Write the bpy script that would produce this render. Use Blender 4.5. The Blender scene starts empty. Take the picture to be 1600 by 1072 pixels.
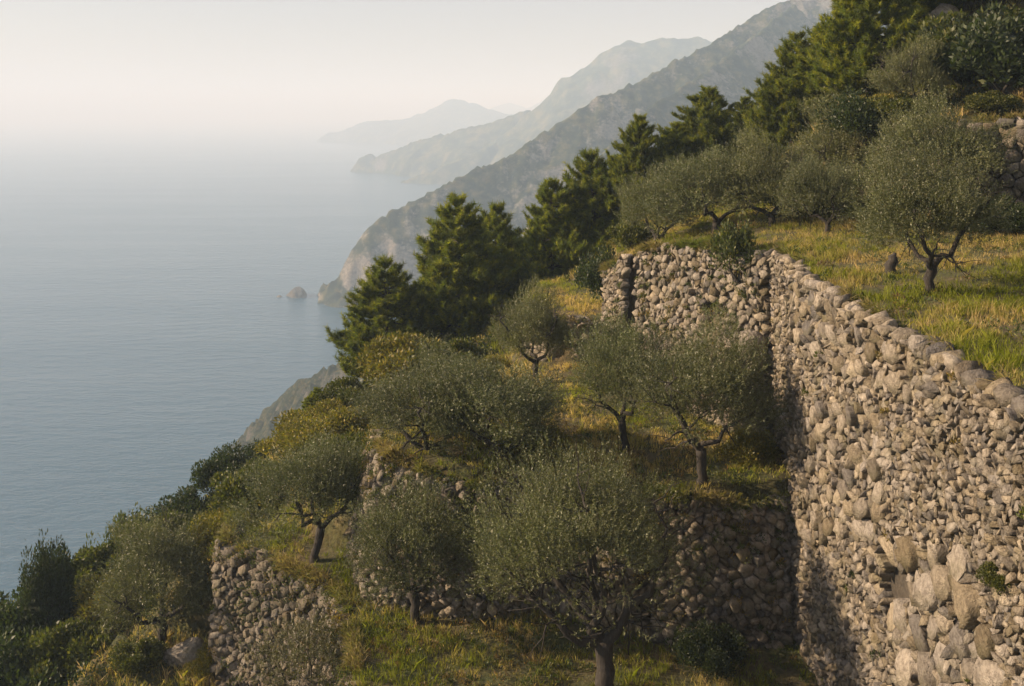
import bpy, math, random
import numpy as np
from mathutils import Vector

random.seed(7)
RNG = np.random.default_rng(7)
SC = bpy.context.scene
COL = SC.collection
R = math.radians

# ------------------------------------------------------------------ camera, sky, sun, exposure
F = 1556.0            # focal length in photo pixels (1600 wide)
CAMZ = 180.0          # camera height above the sea
cam_d = bpy.data.cameras.new('camera')
cam = bpy.data.objects.new('camera', cam_d)
COL.objects.link(cam)
cam.location = (0, 0, CAMZ)
cam.rotation_euler = (R(90), 0, 0)
cam_d.sensor_width = 36.0
cam_d.lens = 36.0 * F / 1600.0
cam_d.shift_y = -364.0 / 1600.0
cam_d.clip_start = 0.1
cam_d.clip_end = 90000
SC.camera = cam

SUN_EL, SUN_AZ = 24.0, -86.0          # azimuth from +Y towards +X
sv = Vector((math.sin(R(SUN_AZ)) * math.cos(R(SUN_EL)), math.cos(R(SUN_AZ)) * math.cos(R(SUN_EL)), math.sin(R(SUN_EL))))
world = bpy.data.worlds.new('World')
SC.world = world
world.use_nodes = True
wn = world.node_tree
bg = wn.nodes['Background']
sky = wn.nodes.new('ShaderNodeTexSky')
sky.sky_type = 'NISHITA'
sky.sun_disc = False
sky.sun_elevation = R(SUN_EL)
sky.sun_rotation = R(SUN_AZ)
sky.altitude = 0
sky.air_density = 1.0
sky.dust_density = 1.5
sky.ozone_density = 1.0
veil = wn.nodes.new('ShaderNodeMix')          # thin high cloud veil over the whole sky
veil.data_type = 'RGBA'
veil.inputs[0].default_value = 0.55
veil.inputs[7].default_value = (4.2, 3.5, 3.45, 1)
wn.links.new(sky.outputs[0], veil.inputs[6])
wn.links.new(veil.outputs[2], bg.inputs['Color'])
bg.inputs['Strength'].default_value = 0.08
sd = bpy.data.lights.new('sun', 'SUN')
sd.energy = 5.0
sd.angle = R(0.5)
sd.color = (1.0, 0.79, 0.55)
so = bpy.data.objects.new('sun', sd)
COL.objects.link(so)
so.rotation_euler = sv.to_track_quat('Z', 'Y').to_euler()
so.location = (-40, 30, CAMZ + 40)
SC.view_settings.view_transform = 'Standard'
SC.view_settings.look = 'None'
SC.view_settings.gamma = 1
SC.view_settings.use_curve_mapping = False
SC.view_settings.exposure = 0.94
SC.render.engine = 'CYCLES'
SC.cycles.max_bounces = 6
SC.cycles.diffuse_bounces = 3
SC.cycles.glossy_bounces = 2
SC.cycles.transmission_bounces = 3
SC.cycles.volume_bounces = 3
SC.cycles.use_denoising = True
SC.cycles.caustics_reflective = False
SC.cycles.caustics_refractive = False

# ------------------------------------------------------------------ helpers
def at(px, py, Y):
    """photo pixel at distance Y -> position relative to the camera foot"""
    return np.array([(px - 800) * Y / F, Y, -(py - 172) * Y / F])

def new_obj(name, data, parent=None, loc=None):
    o = bpy.data.objects.new(name, data)
    COL.objects.link(o)
    if parent is not None:
        o.parent = parent
    if loc is not None:
        o.location = loc
    return o

def tag(o, label=None, cat=None, group=None, kind=None):
    if label: o['label'] = label
    if cat: o['category'] = cat
    if group: o['group'] = group
    if kind: o['kind'] = kind
    return o

def mesh_from(name, verts, faces=None, loops=None, counts=None, mat=None, tint=None, smooth=False):
    """faces: (n,k) array, or flat loops + counts"""
    me = bpy.data.meshes.new(name)
    verts = np.asarray(verts, dtype=np.float32)
    if faces is not None:
        faces = np.asarray(faces, dtype=np.int32)
        counts = np.full(len(faces), faces.shape[1], dtype=np.int32)
        loops = faces.ravel()
    loops = np.asarray(loops, dtype=np.int32)
    counts = np.asarray(counts, dtype=np.int32)
    me.vertices.add(len(verts))
    me.vertices.foreach_set('co', verts.ravel())
    me.loops.add(len(loops))
    me.loops.foreach_set('vertex_index', loops)
    me.polygons.add(len(counts))
    starts = np.concatenate([[0], np.cumsum(counts)[:-1]]).astype(np.int32)
    me.polygons.foreach_set('loop_start', starts)
    me.polygons.foreach_set('loop_total', counts)
    if smooth:
        me.polygons.foreach_set('use_smooth', np.ones(len(counts), dtype=bool))
    me.update(calc_edges=True)
    if tint is not None:
        a = me.attributes.new('tint', 'FLOAT_COLOR', 'POINT')
        t = np.ones((len(verts), 4), dtype=np.float32)
        t[:, :3] = tint
        a.data.foreach_set('color', t.ravel())
    if mat is not None:
        me.materials.append(mat)
    return me

class Geo:
    """collects pieces of mixed polygons into one mesh"""
    def __init__(self):
        self.v, self.l, self.c, self.t, self.n = [], [], [], [], 0
    def add(self, verts, polys, tint=(1, 1, 1)):
        verts = np.asarray(verts, dtype=np.float32)
        for p in polys:
            self.l.extend(int(i) + self.n for i in p)
            self.c.append(len(p))
        self.v.append(verts)
        t = np.empty((len(verts), 3), dtype=np.float32)
        t[:] = tint
        self.t.append(t)
        self.n += len(verts)
    def mesh(self, name, mat, smooth=False):
        return mesh_from(name, np.concatenate(self.v), loops=self.l, counts=self.c, mat=mat, tint=np.concatenate(self.t), smooth=smooth)

# --- value noise
def _hash(ix, iy, iz, seed):
    h = (ix.astype(np.int64) * 374761393 + iy.astype(np.int64) * 668265263 + iz.astype(np.int64) * 2147483647 + seed * 974711) & 0xFFFFFFFF
    h = ((h ^ (h >> 13)) * 1274126177) & 0xFFFFFFFF
    h = ((h ^ (h >> 16)) * 2246822519) & 0xFFFFFFFF
    return ((h ^ (h >> 15)) & 0xFFFFFF) / float(0xFFFFFF)

def vnoise(x, y, seed=0):
    x = np.asarray(x, dtype=np.float64); y = np.asarray(y, dtype=np.float64)
    ix, iy = np.floor(x), np.floor(y)
    fx, fy = x - ix, y - iy
    fx = fx * fx * (3 - 2 * fx); fy = fy * fy * (3 - 2 * fy)
    z0 = np.zeros_like(ix)
    a = _hash(ix, iy, z0, seed); b = _hash(ix + 1, iy, z0, seed)
    c = _hash(ix, iy + 1, z0, seed); d = _hash(ix + 1, iy + 1, z0, seed)
    return (a + (b - a) * fx) * (1 - fy) + (c + (d - c) * fx) * fy

def fbm(x, y, seed=0, oct=4, gain=0.5):
    s, a, tot = 0, 1.0, 0
    for k in range(oct):
        s = s + a * (vnoise(x * 2 ** k + 17.3 * k, y * 2 ** k - 9.1 * k, seed + k) - 0.5)
        tot += a
        a *= gain
    return s / tot * 2

# ------------------------------------------------------------------ materials
def mat_new(name):
    m = bpy.data.materials.new(name)
    m.use_nodes = True
    nt = m.node_tree
    b = nt.nodes['Principled BSDF']
    return m, nt, b

def N(nt, typ, **kw):
    n = nt.nodes.new(typ)
    for k, v in kw.items():
        setattr(n, k, v)
    return n

def noise_node(nt, scale, detail=4, rough=0.55, coord='Object', vec=None):
    tc = N(nt, 'ShaderNodeTexCoord')
    n = N(nt, 'ShaderNodeTexNoise')
    n.inputs['Scale'].default_value = scale
    n.inputs['Detail'].default_value = detail
    n.inputs['Roughness'].default_value = rough
    nt.links.new(vec if vec is not None else tc.outputs[coord], n.inputs['Vector'])
    return n

def ramp(nt, fac, stops):
    r = N(nt, 'ShaderNodeValToRGB')
    el = r.color_ramp.elements
    while len(el) < len(stops):
        el.new(0.5)
    for e, (p, c) in zip(el, stops):
        e.position = p
        e.color = (*c, 1)
    nt.links.new(fac, r.inputs[0])
    return r

def mix_rgb(nt, a, b, fac, blend='MIX'):
    m = N(nt, 'ShaderNodeMix', data_type='RGBA', blend_type=blend)
    def put(sock, v):
        if isinstance(v, (tuple, list)):
            sock.default_value = (*v, 1) if len(v) == 3 else v
        elif isinstance(v, (int, float)):
            sock.default_value = v
        else:
            nt.links.new(v, sock)
    put(m.inputs[0], fac); put(m.inputs[6], a); put(m.inputs[7], b)
    return m.outputs[2]

def attr_tint(nt):
    a = N(nt, 'ShaderNodeAttribute', attribute_name='tint')
    return a.outputs['Color']

def leaf_material(name, back=1.0, rough=0.5, spec=0.4, trans=0.3, trans_tint=(1.25, 1.45, 0.5)):
    m, nt, b = mat_new(name)
    col = attr_tint(nt)
    oi = N(nt, 'ShaderNodeObjectInfo')
    vr = N(nt, 'ShaderNodeMapRange')
    vr.inputs['To Min'].default_value = 0.85; vr.inputs['To Max'].default_value = 1.15
    nt.links.new(oi.outputs['Random'], vr.inputs[0])
    cc = N(nt, 'ShaderNodeVectorMath', operation='SCALE')
    nt.links.new(col, cc.inputs[0]); nt.links.new(vr.outputs[0], cc.inputs['Scale'])
    front = cc.outputs[0]
    if back != 1.0:
        g = N(nt, 'ShaderNodeNewGeometry')
        bk = mix_rgb(nt, front, (0.19, 0.195, 0.12), back)
        c2 = mix_rgb(nt, front, bk, g.outputs['Backfacing'])
    else:
        c2 = front
    nt.links.new(c2, b.inputs['Base Color'])
    b.inputs['Roughness'].default_value = rough
    b.inputs['Specular IOR Level'].default_value = spec
    tr = N(nt, 'ShaderNodeBsdfTranslucent')
    tcol = mix_rgb(nt, c2, trans_tint, 1.0, 'MULTIPLY')
    nt.links.new(tcol, tr.inputs['Color'])
    ms = N(nt, 'ShaderNodeMixShader')
    ms.inputs[0].default_value = trans
    nt.links.new(b.outputs[0], ms.inputs[1]); nt.links.new(tr.outputs[0], ms.inputs[2])
    nt.links.new(ms.outputs[0], nt.nodes['Material Output'].inputs['Surface'])
    return m

M_OLIVE = leaf_material('olive_leaf', back=0.5, rough=0.42, spec=0.34, trans=0.2)
M_PINE = leaf_material('pine_needle', rough=0.55, spec=0.3, trans=0.45)
M_SHRUB = leaf_material('shrub_leaf', rough=0.5, spec=0.35, trans=0.3)
M_GRASS = leaf_material('grass_blade', rough=0.6, spec=0.2, trans=0.35)

def bark_material():
    m, nt, b = mat_new('bark')
    tc = N(nt, 'ShaderNodeTexCoord')
    mp = N(nt, 'ShaderNodeMapping')
    mp.inputs['Scale'].default_value = (1, 1, 0.25)
    nt.links.new(tc.outputs['Object'], mp.inputs[0])
    n = noise_node(nt, 18, 6, 0.65, vec=mp.outputs[0])
    r = ramp(nt, n.outputs[0], [(0.3, (0.014, 0.011, 0.009)), (0.55, (0.035, 0.029, 0.023)), (0.75, (0.08, 0.068, 0.055))])
    nt.links.new(r.outputs[0], b.inputs['Base Color'])
    b.inputs['Roughness'].default_value = 0.9
    bp = N(nt, 'ShaderNodeBump')
    bp.inputs['Strength'].default_value = 0.9; bp.inputs['Distance'].default_value = 0.03
    nt.links.new(n.outputs[0], bp.inputs['Height']); nt.links.new(bp.outputs[0], b.inputs['Normal'])
    return m
M_BARK = bark_material()

def stone_material():
    m, nt, b = mat_new('dry_stone')
    col = attr_tint(nt)
    n = noise_node(nt, 7, 8, 0.65)
    n2 = noise_node(nt, 1.3, 5, 0.6)
    n3 = noise_node(nt, 30, 4, 0.6)
    r = ramp(nt, n.outputs[0], [(0.28, (0.35, 0.32, 0.28)), (0.5, (0.95, 0.92, 0.88)), (0.72, (1.4, 1.36, 1.28))])
    c = mix_rgb(nt, col, r.outputs[0], 1.0, 'MULTIPLY')
    # lichen and weather stains
    r2 = ramp(nt, n2.outputs[0], [(0.5, (0, 0, 0)), (0.68, (1, 1, 1))])
    fac = N(nt, 'ShaderNodeMath', operation='MULTIPLY'); fac.inputs[1].default_value = 0.55
    nt.links.new(r2.outputs[0], fac.inputs[0])
    c = mix_rgb(nt, c, (0.16, 0.145, 0.08), fac.outputs[0])
    nt.links.new(c, b.inputs['Base Color'])
    b.inputs['Roughness'].default_value = 0.92
    b.inputs['Specular IOR Level'].default_value = 0.2
    add = N(nt, 'ShaderNodeMath', operation='MULTIPLY_ADD'); add.inputs[1].default_value = 0.5
    nt.links.new(n3.outputs[0], add.inputs[0]); nt.links.new(n.outputs[0], add.inputs[2])
    bp = N(nt, 'ShaderNodeBump')
    bp.inputs['Strength'].default_value = 1.0; bp.inputs['Distance'].default_value = 0.11
    nt.links.new(add.outputs[0], bp.inputs['Height']); nt.links.new(bp.outputs[0], b.inputs['Normal'])
    return m
M_STONE = stone_material()

def core_material():
    m, nt, b = mat_new('packed_earth')
    n = noise_node(nt, 9, 6, 0.6)
    r = ramp(nt, n.outputs[0], [(0.3, (0.025, 0.021, 0.016)), (0.7, (0.08, 0.066, 0.05))])
    nt.links.new(r.outputs[0], b.inputs['Base Color'])
    b.inputs['Roughness'].default_value = 1.0
    bp = N(nt, 'ShaderNodeBump'); bp.inputs['Distance'].default_value = 0.06
    nt.links.new(n.outputs[0], bp.inputs['Height']); nt.links.new(bp.outputs[0], b.inputs['Normal'])
    return m
M_CORE = core_material()

def ground_material():
    m, nt, b = mat_new('hillside_soil')
    n = noise_node(nt, 0.55, 6, 0.6)
    n2 = noise_node(nt, 6, 6, 0.65)
    r = ramp(nt, n.outputs[0], [(0.36, (0.06, 0.075, 0.018)), (0.52, (0.10, 0.09, 0.035)), (0.68, (0.16, 0.115, 0.055))])
    r2 = ramp(nt, n2.outputs[0], [(0.3, (0.5, 0.5, 0.5)), (0.7, (1.2, 1.2, 1.2))])
    c = mix_rgb(nt, r.outputs[0], r2.outputs[0], 1.0, 'MULTIPLY')
    nt.links.new(c, b.inputs['Base Color'])
    b.inputs['Roughness'].default_value = 1.0
    bp = N(nt, 'ShaderNodeBump'); bp.inputs['Distance'].default_value = 0.15
    nt.links.new(n2.outputs[0], bp.inputs['Height']); nt.links.new(bp.outputs[0], b.inputs['Normal'])
    return m
M_GROUND = ground_material()

def hill_material(name, scale, rock_bias=0.5, rk=1.0, gk=1.0):
    m, nt, b = mat_new(name)
    n = noise_node(nt, scale, 8, 0.65)
    n2 = noise_node(nt, scale * 6, 6, 0.7)
    n3 = noise_node(nt, scale * 22, 4, 0.7)
    green = ramp(nt, n2.outputs[0], [(0.38, (0.01 * gk, 0.017 * gk, 0.008 * gk)), (0.5, (0.04 * gk, 0.052 * gk, 0.024 * gk)), (0.62, (0.13 * gk, 0.115 * gk, 0.055 * gk))])
    rock = ramp(nt, n3.outputs[0], [(0.3, (0.10 * rk, 0.09 * rk, 0.078 * rk)), (0.7, (0.30 * rk, 0.275 * rk, 0.24 * rk))])
    # steep faces show more rock
    g = N(nt, 'ShaderNodeNewGeometry')
    sx = N(nt, 'ShaderNodeSeparateXYZ'); nt.links.new(g.outputs['Normal'], sx.inputs[0])
    mr = N(nt, 'ShaderNodeMapRange')
    mr.inputs['From Min'].default_value = 0.85; mr.inputs['From Max'].default_value = 0.35
    mr.inputs['To Min'].default_value = -0.16; mr.inputs['To Max'].default_value = 0.14
    nt.links.new(sx.outputs['Z'], mr.inputs[0])
    s = N(nt, 'ShaderNodeMath', operation='ADD'); nt.links.new(mr.outputs[0], s.inputs[0]); nt.links.new(n.outputs[0], s.inputs[1])
    s2 = N(nt, 'ShaderNodeMath', operation='MULTIPLY_ADD'); s2.inputs[1].default_value = 0.3
    nt.links.new(n3.outputs[0], s2.inputs[0]); nt.links.new(s.outputs[0], s2.inputs[2])
    f = ramp(nt, s2.outputs[0], [(rock_bias + 0.13, (0, 0, 0)), (rock_bias + 0.24, (1, 1, 1))])
    c = mix_rgb(nt, green.outputs[0], rock.outputs[0], f.outputs[0])
    nt.links.new(c, b.inputs['Base Color'])
    b.inputs['Roughness'].default_value = 1.0
    b.inputs['Specular IOR Level'].default_value = 0.1
    return m

def sea_material():
    m, nt, b = mat_new('sea_water')
    b.inputs['Base Color'].default_value = (0.028, 0.085, 0.138, 1)
    b.inputs['Roughness'].default_value = 0.22
    b.inputs['IOR'].default_value = 1.33
    mp2 = N(nt, 'ShaderNodeMapping'); mp2.inputs['Scale'].default_value = (0.0022, 0.011, 1); mp2.inputs['Rotation'].default_value = (0, 0, R(6))
    tc2 = N(nt, 'ShaderNodeTexCoord'); nt.links.new(tc2.outputs['Object'], mp2.inputs[0])
    ns = noise_node(nt, 1.0, 4, 0.6, vec=mp2.outputs[0])
    rr = N(nt, 'ShaderNodeMapRange'); rr.inputs['From Min'].default_value = 0.35; rr.inputs['From Max'].default_value = 0.65
    rr.inputs['To Min'].default_value = 0.21; rr.inputs['To Max'].default_value = 0.27
    nt.links.new(ns.outputs[0], rr.inputs[0]); nt.links.new(rr.outputs[0], b.inputs['Roughness'])
    tc = N(nt, 'ShaderNodeTexCoord')
    mp = N(nt, 'ShaderNodeMapping')
    mp.inputs['Scale'].default_value = (0.45, 1.0, 1)
    mp.inputs['Rotation'].default_value = (0, 0, R(14))
    nt.links.new(tc.outputs['Object'], mp.inputs[0])
    n1 = noise_node(nt, 0.10, 5, 0.6, vec=mp.outputs[0])
    n2 = noise_node(nt, 0.5, 4, 0.55, vec=mp.outputs[0])
    n3 = noise_node(nt, 0.012, 3, 0.5, vec=mp.outputs[0])
    a = N(nt, 'ShaderNodeMath', operation='MULTIPLY_ADD'); a.inputs[1].default_value = 0.25
    nt.links.new(n2.outputs[0], a.inputs[0]); nt.links.new(n1.outputs[0], a.inputs[2])
    a2 = N(nt, 'ShaderNodeMath', operation='MULTIPLY_ADD'); a2.inputs[1].default_value = 1.2
    nt.links.new(n3.outputs[0], a2.inputs[0]); nt.links.new(a.outputs[0], a2.inputs[2])
    bp = N(nt, 'ShaderNodeBump'); bp.inputs['Strength'].default_value = 1.0; bp.inputs['Distance'].default_value = 1.6
    nt.links.new(a2.outputs[0], bp.inputs['Height']); nt.links.new(bp.outputs[0], b.inputs['Normal'])
    return m

# ------------------------------------------------------------------ the terrain of the near hillside
class RBF:
    def __init__(self, pts, eps=1e-6):
        p = np.array(pts, dtype=float)
        self.xy, z = p[:, :2], p[:, 2]
        n = len(p)
        d = np.hypot(*(self.xy[:, None] - self.xy[None]).transpose(2, 0, 1))
        A = np.zeros((n + 3, n + 3)); A[:n, :n] = -d + np.eye(n) * eps
        A[:n, n] = 1; A[:n, n + 1:] = self.xy; A[n, :n] = 1; A[n + 1:, :n] = self.xy.T
        self.w = np.linalg.solve(A, np.concatenate([z, [0, 0, 0]]))
    def __call__(self, x, y):
        x = np.asarray(x, float); y = np.asarray(y, float)
        out = self.w[-3] + self.w[-2] * x + self.w[-1] * y
        for (cx, cy), w in zip(self.xy, self.w[:-3]):
            out = out - w * np.hypot(x - cx, y - cy)
        return out

def A(px, py, Y, dz=0.0):
    p = at(px, py, Y)
    return (p[0], p[1], p[2] + dz)

NATURAL = RBF([
    # the back ridge where the pines stand
    A(595, 600, 58), A(735, 545, 61), A(800, 500, 62), A(860, 462, 62), A(935, 425, 62), A(1000, 345, 60), A(1110, 285, 64), A(1250, 240, 56), A(1340, 150, 48),
    # left slope, from the skyline down
    A(20, 1010, 44), A(120, 950, 46), A(200, 885, 48), A(300, 825, 50), A(370, 750, 52), A(430, 705, 54), A(510, 650, 56),
    A(560, 800, 36), A(560, 740, 40), A(590, 680, 42), A(560, 640, 50), A(480, 720, 46), A(350, 850, 41), A(300, 900, 41), A(200, 1000, 41), A(100, 1060, 40), A(20, 1100, 40),
    A(640, 600, 52), A(700, 560, 54), A(620, 640, 44), A(700, 610, 47), A(790, 560, 52), A(830, 530, 53),
    (-2.0, 41, -11.9), (2, 45, -11.4), (3.0, 47, -9.6), (2.0, 54, -9.7), (4.5, 55, -9.0),
    (-12, 38, -19.0), (-16, 30, -22), (-20, 38, -24.5), (-16, 20, -22.5), (-30, 40, -31), (-34, 25, -33), (-30, 10, -31),
    # behind the ridge it falls into a valley
    (-12, 72, -24), (0, 78, -22), (10, 80, -15), (22, 82, -10), (-25, 65, -34), (-10, 110, -50), (20, 120, -40), (50, 110, -20),
    # upper right slope
    (16, 41.5, -0.5), (20, 38.5, -0.3), (26, 35, 0.0), (19, 44, 1.2), (24, 44, 3.5), (22, 50, 5.5), (30, 40, 5.5), (34, 48, 12), (45, 40, 17), (30, 60, 11), (22, 62, 3), (18, 52, 1.5),
    (11, 56, -4.6), (14, 48, -3.6), (8, 55, -6.2), (40, 20, 11), (40, 5, 10),
])
UPPER = RBF([(9, 10, -5), (9, 17, -5.05), (9, 25, -5.0), (9, 31, -5.0), (9.2, 35, -4.9), (7, 40, -5.6), (4.9, 46, -7.2), (6.5, 44, -5.8), (12, 45, -4.6), (12, 27, -4.95), (14, 38, -4.5), (18, 38, -4.2),
             (20, 28, -4.4), (26, 30, -4.0), (26, 12, -4.3), (8, 54, -6.2), (13, 52, -4.5), (7.2, 47, -6.0)])
POLY_U = [(8.95, 6), (9.1, 30.4), (9.3, 34.4), (4.65, 45.3), (6.0, 55), (12, 55), (14.6, 47), (15.2, 41.2), (17.6, 39.0), (21, 37.0), (30, 32), (34, 6)]
POLY_M = [(9.4, 31.1), (5.5, 30.4), (3, 31.4), (0.9, 32.9), (-0.2, 32.2), (-1.2, 31.7), (-2.6, 32.5), (-4.2, 33.1), (-4.6, 36), (-3.4, 40), (-0.5, 43.5), (2.0, 45.2), (4.6, 45.3), (7.5, 41), (9.8, 35.0), (9.8, 31)]
POLY_S = [(1.7, 45.7), (4.2, 45.3), (5.4, 55), (1.6, 55.5), (0.6, 50)]
POLY_L = [(9.6, 6), (9.6, 32.5), (5.5, 32.5), (3, 33), (0.9, 34), (-1.2, 33.5), (-4.0, 34.0), (-5.6, 36), (-9, 38.5), (-10.6, 37.3), (-8.0, 35.2), (-5.6, 33.2), (-4.7, 29.6), (-4.2, 26), (-4.0, 6)]
POLY_T = [(-3, 6), (-3.2, 26), (-3.7, 29.6), (-4.6, 34.2), (-7.0, 36.2), (-10.2, 37.6), (-11.5, 39.5), (-16, 40), (-16.5, 30), (-14, 6)]

def inside(poly, x, y):
    x = np.asarray(x, float); y = np.asarray(y, float)
    r = np.zeros(x.shape, bool)
    n = len(poly)
    for i in range(n):
        x0, y0 = poly[i]; x1, y1 = poly[(i + 1) % n]
        if y0 == y1: continue
        c = ((y0 > y) != (y1 > y)) & (x < (x1 - x0) * (y - y0) / (y1 - y0) + x0)
        r ^= c
    return r

def ground_rel(x, y):
    """height of the ground relative to the camera; also the zone index"""
    x = np.asarray(x, float); y = np.asarray(y, float)
    z = NATURAL(x, y)
    z = np.minimum(z, np.where(y > 66, -6 - (y - 66) * 0.25 + np.maximum(x, 0) * 0.35, 1e9))
    z = z + fbm(x * 0.5, y * 0.5, 3) * 0.35
    zone = np.zeros(x.shape, int)
    und = fbm(x * 0.6, y * 0.6, 11) * 0.10
    for k, (poly, f) in enumerate((
            (POLY_T, lambda: -21 + 0.02 * (x + 12) + und * 2),
            (POLY_L, lambda: -16 + und * 1.5 + 0.0 * x),
            (POLY_M, lambda: -11.55 + np.clip((36 - y), -9, 9) * 0.0 + und),
            (POLY_S, lambda: -9.5 + und),
            (POLY_U, lambda: UPPER(x, y) + und))):
        ins = inside(poly, x, y)
        z = np.where(ins, f(), z)
        zone = np.where(ins, k + 1, zone)
    return z, zone

def G(x, y):
    return float(ground_rel(np.array([x]), np.array([y]))[0][0])

def build_ground():
    xs = np.arange(-34, 30.01, 0.28)
    ys = np.arange(8, 70.01, 0.28)
    def ext(a, lo, hi):
        left, right = [a[0]], [a[-1]]
        st = 0.5
        while left[-1] > lo: st *= 1.35; left.append(left[-1] - st)
        st = 0.5
        while right[-1] < hi: st *= 1.35; right.append(right[-1] + st)
        return np.array(left[:0:-1] + list(a) + right[1:])
    xs = ext(xs, -330, 160); ys = ext(ys, -120, 330)
    X, Y = np.meshgrid(xs, ys)
    z = outer_rel(X, Y)
    nx, ny = len(xs), len(ys)
    V = np.stack([X, Y, z + CAMZ], -1).reshape(-1, 3)
    I, J = np.meshgrid(np.arange(nx - 1), np.arange(ny - 1))
    q = (J * nx + I).ravel()
    fa = np.stack([q, q + 1, q + nx + 1, q + nx], -1)
    me = mesh_from('hillside_ground', V, fa, mat=M_GROUND, smooth=False)
    tag(new_obj('hillside_ground', me), 'terraced hillside soil stepping down towards the sea', kind='structure')

def outer_rel(X, Y):
    z, zone = ground_rel(X, Y)
    # far from the core: a plain coastal slope down into the sea
    plain = -14 + 0.62 * X - 0.22 * np.abs(Y - 30) + fbm(X * 0.05, Y * 0.05, 5) * 6
    d = np.maximum(np.maximum(-30 - X, X - 32), np.maximum(6 - Y, Y - 75)) / 30
    w = np.clip(d, 0, 1); w = w * w * (3 - 2 * w)
    z = z * (1 - w) + np.minimum(plain, 60) * w
    return np.maximum(z, -186)
build_ground()

# ------------------------------------------------------------------ sea and far coast
def build_sea():
    bm_x = 30000.0
    me = mesh_from('sea', [(-bm_x, -2000, 0), (bm_x, -2000, 0), (bm_x, 45000, 0), (-bm_x, 45000, 0)], [(0, 1, 2, 3)], mat=sea_material())
    tag(new_obj('sea', me), 'calm hazy blue sea with small ripples', kind='structure')
build_sea()

def hill(name, label, ridges, xr, yr, res, slope, gully, rough, bump, mat, seed, cliff=25.0):
    xs = np.arange(xr[0], xr[1] + res, res); ys = np.arange(yr[0], yr[1] + res, res)
    X, Y = np.meshgrid(xs, ys)
    Z = np.full(X.shape, -1e9); DR = np.zeros(X.shape)
    for r in ridges:
        line, sl = r[0], r[1]
        pts = np.array([at(*p) for p in line])
        pts[:, 2] += CAMZ
        wx = fbm(X / (gully * 1.7), Y / (gully * 1.7), seed + 3, 3) * gully * 0.12
        wy = fbm(X / (gully * 1.7) + 9, Y / (gully * 1.7) + 5, seed + 5, 3) * gully * 0.12
        XX, YY = X + wx, Y + wy
        for p, q in zip(pts[:-1], pts[1:]):
            ex, ey = q[0] - p[0], q[1] - p[1]
            t = np.clip(((XX - p[0]) * ex + (YY - p[1]) * ey) / (ex * ex + ey * ey + 1e-9), 0, 1)
            d = np.hypot(XX - p[0] - ex * t, YY - p[1] - ey * t)
            nz_ = p[2] + (q[2] - p[2]) * t - d * sl
            up = nz_ > Z
            Z = np.where(up, nz_, Z); DR = np.where(up, d * sl, DR)
    # gullies run down the flanks
    g = np.abs(fbm(X / gully, Y / gully * 0.6, seed, 4))
    top = Z.copy()
    wgt = np.clip(DR / (rough * 3.0), 0.06, 1.0)
    Z = Z - g * rough * 1.4 * wgt
    Z += fbm(X / (gully * 0.3), Y / (gully * 0.3), seed + 7, 4) * rough * 0.6 * wgt
    Z += np.abs(fbm(X / (res * 3.0), Y / (res * 3.0), seed + 9, 2)) * bump * 2 - bump * 0.6
    Z = np.where(Z < cliff, Z * 1.9 - cliff * 0.9, Z)
    Z = np.maximum(Z, -6)
    nx, ny = len(xs), len(ys)
    V = np.stack([X, Y, Z], -1).reshape(-1, 3)
    I, J = np.meshgrid(np.arange(nx - 1), np.arange(ny - 1))
    q = (J * nx + I).ravel()
    fa = np.stack([q, q + 1, q + nx + 1, q + nx], -1)
    zz = V[:, 2][fa].max(1)
    fa = fa[zz > -5.5]
    me = mesh_from(name, V, fa, mat=mat, smooth=False)
    tag(new_obj(name, me), label, kind='structure')

MH1 = hill_material('mountain_scrub', 0.014, 0.49, 0.85, 0.75)
MH2 = hill_material('far_scrub', 0.006, 0.53, 0.6)
MHN = hill_material('cliff_rock', 0.07, 0.51, 0.38, 0.6)

hill('cliff', 'grey rocky cliff spur dropping to the water beyond the slope', [
    ([(414, 690, 510), (416, 664, 508), (430, 626, 500), (446, 608, 496), (468, 592, 490), (490, 580, 482), (530, 566, 474), (560, 543, 466), (640, 520, 455), (780, 480, 440), (900, 440, 430)], 1.15)],
    (-150, 60), (400, 580), 1.6, 1.0, 24, 11, 4.0, MHN, 21, cliff=12)

RA = [(478, 474, 975), (484, 452, 972), (490, 432, 970), (503, 421, 966), (513, 427, 960), (520, 415, 955), (532, 402, 950), (548, 392, 945), (562, 370, 950), (582, 345, 955), (640, 312, 970), (700, 281, 985), (740, 264, 1000), (800, 236, 1020),
      (880, 186, 1045), (940, 150, 1065), (1000, 126, 1085), (1060, 92, 1110), (1110, 66, 1130), (1160, 36, 1150), (1200, 10, 1165), (1240, -8, 1180), (1300, -25, 1190), (1400, -28, 1190), (1700, -30, 1190)]
RA2 = [(905, 330, 800), (915, 285, 815), (925, 252, 830), (945, 232, 850), (975, 205, 875), (1005, 172, 905), (1060, 140, 950), (1130, 92, 1010), (1190, 48, 1070), (1240, 5, 1140)]
RA3 = [(1060, 330, 700), (1130, 235, 760), (1190, 170, 820), (1250, 90, 900), (1300, 30, 1000), (1350, -20, 1150)]
hill('mountain', 'scrub covered mountain flank with pale rock falling to the sea', [(RA, 1.08), (RA2, 1.1), (RA3, 1.05)],
     (-230, 520), (640, 1330), 3.0, 0.9, 52, 42, 3.0, MH1, 31, cliff=38)

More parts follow.
